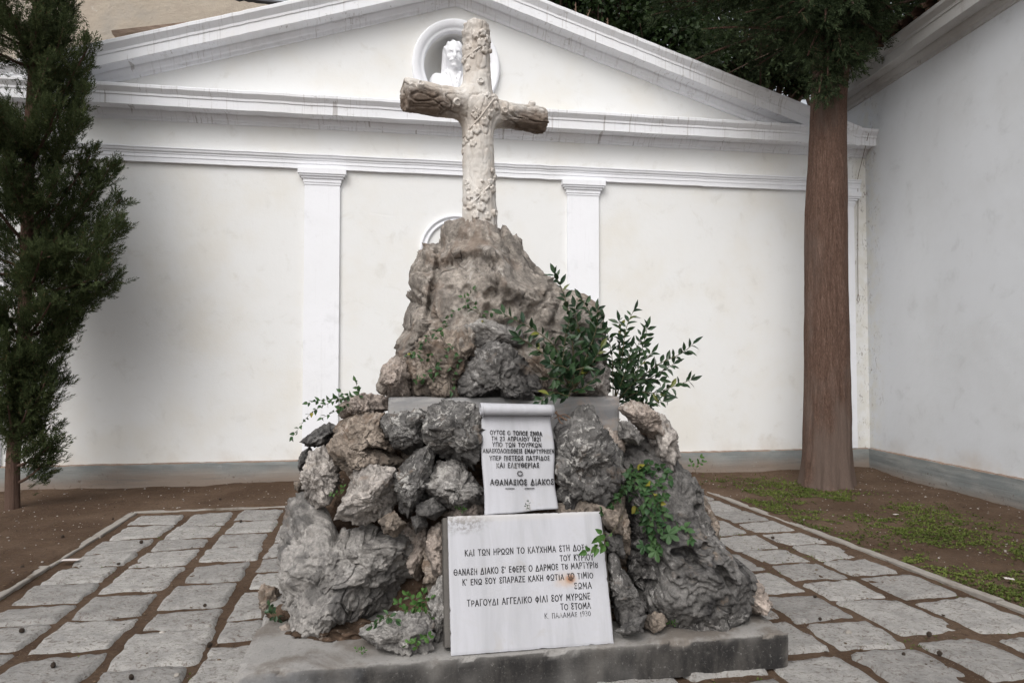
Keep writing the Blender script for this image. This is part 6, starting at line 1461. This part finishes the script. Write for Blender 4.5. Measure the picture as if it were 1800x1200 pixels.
# dry stalks on the coping of the right slope
for i, (x, y, x2, y2, lb) in enumerate([(1010, 45, 1012, 5, 'dry brown stalk on the pediment slope, nearest to the peak'), (1066, 58, 1068, 32, 'dry brown stalk on the pediment slope, farthest from the peak'), (1022, 45, 1038, 16, 'dry brown stalk on the pediment slope, slanting to the right')]):
    b_ = MB(); p0 = at(x, y + 6, 9.75); p1 = at(x2, y2, 9.75); b_.tube([p0, (p0 + p1) / 2 + (0.01, 0, 0), p1], [0.014, 0.011, 0.004], 6)
    for k_ in range(8):
        q = p0 + (p1 - p0) * (0.3 + 0.08 * k_); b_.tube([q, q + (0.02 * (-1) ** k_, 0, 0.03)], [0.006, 0.002], 4)
    b_.build('dry_stalk', MAT['twig'], None, smooth=True, origin=p0, label=lb, cat='stalk')

# ------------------------------------------------------------------ small things on the ground
def groundz(px, py):
    return gnd(px, py, 0.004)
cv, cf = ICO[4]
f1, f2 = worley(cv * 2.3, 3); cone = cv * (1 + 0.0 * f1)[:, None] * (1, 1, 1.12) * (0.80 + 0.34 * sstep(0.02, 0.30, f2 - f1) - 0.12 * sstep(0.3, 0.0, f1))[:, None]
cone_me = mesh_from('cypress_cone', cone, cf, True); cone_me.materials.append(MAT['cone'])
ZL = [(116, 590), (205, 545), (330, 425), (490, 400), (595, 330), (815, 410), (745, 455), (500, 305), (1160, 190), (850, 190), (1270, 345), (485, 715), (625, 570), (960, 735), (1080, 790), (1385, 680), (280, 1110), (200, 1132), (692, 1172), (762, 1162), (115, 925), (1000, 1100), (1105, 1003), (985, 185), (735, 195), (685, 200), (1160, 226), (150, 580)]
ZR = [(475, 432), (515, 565), (698, 742), (640, 855), (725, 860), (870, 940), (1165, 1048), (1210, 1052), (1355, 1045), (1545, 915), (720, 440), (860, 1010), (1300, 945), (1475, 510), (940, 430), (1650, 600)]
k_ = 0
for (x, y) in ([(x / 3, 800 + y / 3) for x, y in ZL] + [(1200 + x / 3, 800 + y / 3) for x, y in ZR])[::2]:
    p = gnd(x, y + 3, 0.0); s = pr.uniform(0.008, 0.0145)
    o = bpy.data.objects.new('cypress_cone', cone_me); COL.objects.link(o); o.location = (p[0], p[1], s * 0.9 + 0.002); o.scale = (s * pr.uniform(.8, 1.2), s * pr.uniform(.8, 1.2), s * pr.uniform(.7, 1.1))
    o.rotation_euler = tuple(pr.uniform(0, 6, 3)); tag(o, 'small dark round cypress cone lying on the paving or bare soil', 'cone', 'fallen cypress cones')
def stone(px, py, sx, sy, sz_, label, mat, seed, name='loose_stone', cat='stone'):
    p = gnd(px, py, 0.0); V = cv * (sx, sy, sz_) * (1 + 0.3 * fbm(cv * 1.5 + seed, 3))[:, None] + p + (0, 0, sz_ * 0.5); mk(name, V, cf, MAT[mat], origin=p, label=label, cat=cat)
stone(80, 866, .11, .07, .035, 'flat pale stone lying against the grey foot of the white wall', 'pebble', 3)
stone(311, 1188, .017, .014, .010, 'pale round pebble in a paving joint at the bottom left', 'kerb', 5)
stone(1492, 1113, .018, .017, .014, 'yellowish round seed pod in a joint right of the plinth', 'kerb', 6)
stone(285, 1112, .015, .012, .008, 'small bluish pebble in a joint near the left of the plinth', 'pebble', 8)
def scrap(px, py, w_, l_, ang, label, z0=0.014):
    p = gnd(px, py, z0); ca, sa = math.cos(ang), math.sin(ang); V = []; n = 8
    for s_ in (0, 1):
        for i in range(n + 1):
            for j in range(3):
                a = (i / n - .5) * l_; b = (j / 2 - .5) * w_; V.append((p[0] + a * ca - b * sa, p[1] + a * sa + b * ca, p[2] + 0.0015 * math.sin(i * 0.7) + 0.003 + 0.001 * s_))
    F = [(i * 3 + j, (i + 1) * 3 + j, (i + 1) * 3 + j + 1, i * 3 + j + 1) for i in range(n) for j in range(2)]; m_ = (n + 1) * 3
    F = [f[::-1] for f in F] + [tuple(v + m_ for v in f) for f in F]
    mk('paper_scrap', V, F, MAT['paper'], origin=p, label=label, cat='litter')
scrap(124, 984, .06, .13, R(12), 'pinkish white paper scrap on a slab near the left kerb')
scrap(1575, 904, .035, .06, R(30), 'white paper scrap among the weeds, nearest the old cypress', 0.03)
scrap(1774, 1017, .045, .06, R(-20), 'white paper scrap on bare soil at the right edge of the photo', 0.03)
# stuff nobody could count
def scatter(n, xr, yr, dens):
    P = np.stack([pr.uniform(*xr, n), pr.uniform(*yr, n)], 1); k_ = pr.random(n) < dens(P); P = P[k_]
    v = -(P[:, 0] - CORNER[0]) * math.sin(WA) + (P[:, 1] - CORNER[1]) * math.cos(WA); sx = CORNER[0] + (CORNER[1] - P[:, 1]) * math.tan(SIDE_A)
    ok = (v < -0.07) & (P[:, 0] < sx - 0.07)
    d = P - PLC; a = d[:, 0] * math.cos(PLA) + d[:, 1] * math.sin(PLA); b = -d[:, 0] * math.sin(PLA) + d[:, 1] * math.cos(PLA)
    ok &= ~((np.abs(a) < 1.38) & (b > 0.02) & (b < 2.4)); return P[ok]
N0 = ico(1); 
def bits(P, zf, smin_, smax, flat, name, mat, seed):
    rg = np.random.default_rng(seed); n = len(P); z = zf(P[:, 0], P[:, 1]); s = rg.uniform(smin_, smax, n) * rg.uniform(0.6, 1.0, n)
    an = rg.uniform(0, 6.28, n); V0, F0 = N0; el_ = rg.uniform(0.6, 1.7, n)
    x = V0[None, :, 0] * (s * el_)[:, None]; y = V0[None, :, 1] * s[:, None]; zz = V0[None, :, 2] * (s * flat)[:, None]
    V = np.stack([P[:, 0:1] + x * np.cos(an)[:, None] - y * np.sin(an)[:, None], P[:, 1:2] + x * np.sin(an)[:, None] + y * np.cos(an)[:, None], z[:, None] + zz + (s * flat * 0.4)[:, None]], -1)
    F = (F0[None] + (np.arange(n) * len(V0))[:, None, None]).reshape(-1, 3); mk(name, V.reshape(-1, 3), F, MAT[mat], kind='stuff', smooth=False)
def soilonly(P, a=1.0, b=0.03): return np.where(in_court(P[:, 0], P[:, 1]) < -0.06, a, b)
P = scatter(3800, (-7, 6.5), (3, 10.4), lambda P: soilonly(P, 0.75, 0.12)); bits(P, ground_z, 0.004, 0.012, 0.6, 'pebbles', 'pebble', 1)
def litter_d(P):
    n = fbm(np.stack([P[:, 0], P[:, 1], 0 * P[:, 0]], 1) * 1.2, 3, 40); right = sstep(1.5, 3.5, P[:, 0]); return np.where(in_court(P[:, 0], P[:, 1]) < -0.06, 0.25 + 0.35 * right, 0.30) * sstep(-0.5, 0.4, n)
P = scatter(26000, (-7, 6.5), (3, 10.4), litter_d); bits(P, lambda x, y: ground_z(x, y) + np.where(in_court(x, y) > 0.02, 0.008, 0.002), 0.003, 0.013, 0.30, 'leaf_litter', 'litter', 2)
def weeds(P, rg, h0, name, mat='weed'):
    V = []; n = len(P); z = ground_z(P[:, 0], P[:, 1]); k_ = 5
    out = []
    for j in range(k_):
        a = rg.uniform(0, 6.28, n); l = h0 * rg.uniform(0.5, 1.3, n); tilt = rg.uniform(0.25, 1.1, n); d = np.stack([np.cos(a) * np.cos(tilt), np.sin(a) * np.cos(tilt), np.sin(tilt)], 1); s = np.stack([-np.sin(a), np.cos(a), 0 * a], 1)
        b = np.stack([P[:, 0], P[:, 1], z], 1); q = np.stack([b + d * (l * 0.2)[:, None], b + d * (l * 0.7)[:, None] + s * (l * 0.26)[:, None], b + d * l[:, None], b + d * (l * 0.7)[:, None] - s * (l * 0.26)[:, None]], 1); out.append(q.reshape(-1, 3))
    V = np.concatenate(out); return mk(name, V, np.arange(len(V)).reshape(-1, 4), MAT[mat], kind='stuff', smooth=False)
def weed_d(P):
    e = in_court(P[:, 0], P[:, 1]); n = fbm(np.stack([P[:, 0], P[:, 1], 0 * P[:, 0]], 1) * 0.9, 4, 61) + 0.5 * fbm(np.stack([P[:, 0], P[:, 1], 0 * P[:, 0]], 1) * 4.5, 3, 62)
    # a belt that starts beside the kerb and widens towards us
    side = np.where((P[:, 0] > 2.2), 1, 0); belt = sstep(-2.3, -1.1, e) * sstep(9.8, 8.6, P[:, 1])
    return np.where(e < -0.05, side * belt * sstep(-0.38, 0.45, n), 0)
P = scatter(60000, (2.2, 6.4), (4, 9.9), weed_d); weeds(P, pr, 0.022, 'ground_weeds')
def moss_d(P):
    e = in_court(P[:, 0], P[:, 1]); n = fbm(np.stack([P[:, 0], P[:, 1], 0 * P[:, 0]], 1) * 1.3, 3, 64); return np.where(e > 0.02, sstep(0.15, 0.6, n) * np.where(P[:, 0] > 0, 0.9, 0.30), 0)
P = scatter(15000, (-4, 4), (2.6, 8.6), moss_d); weeds(P, pr, 0.014, 'joint_weeds')
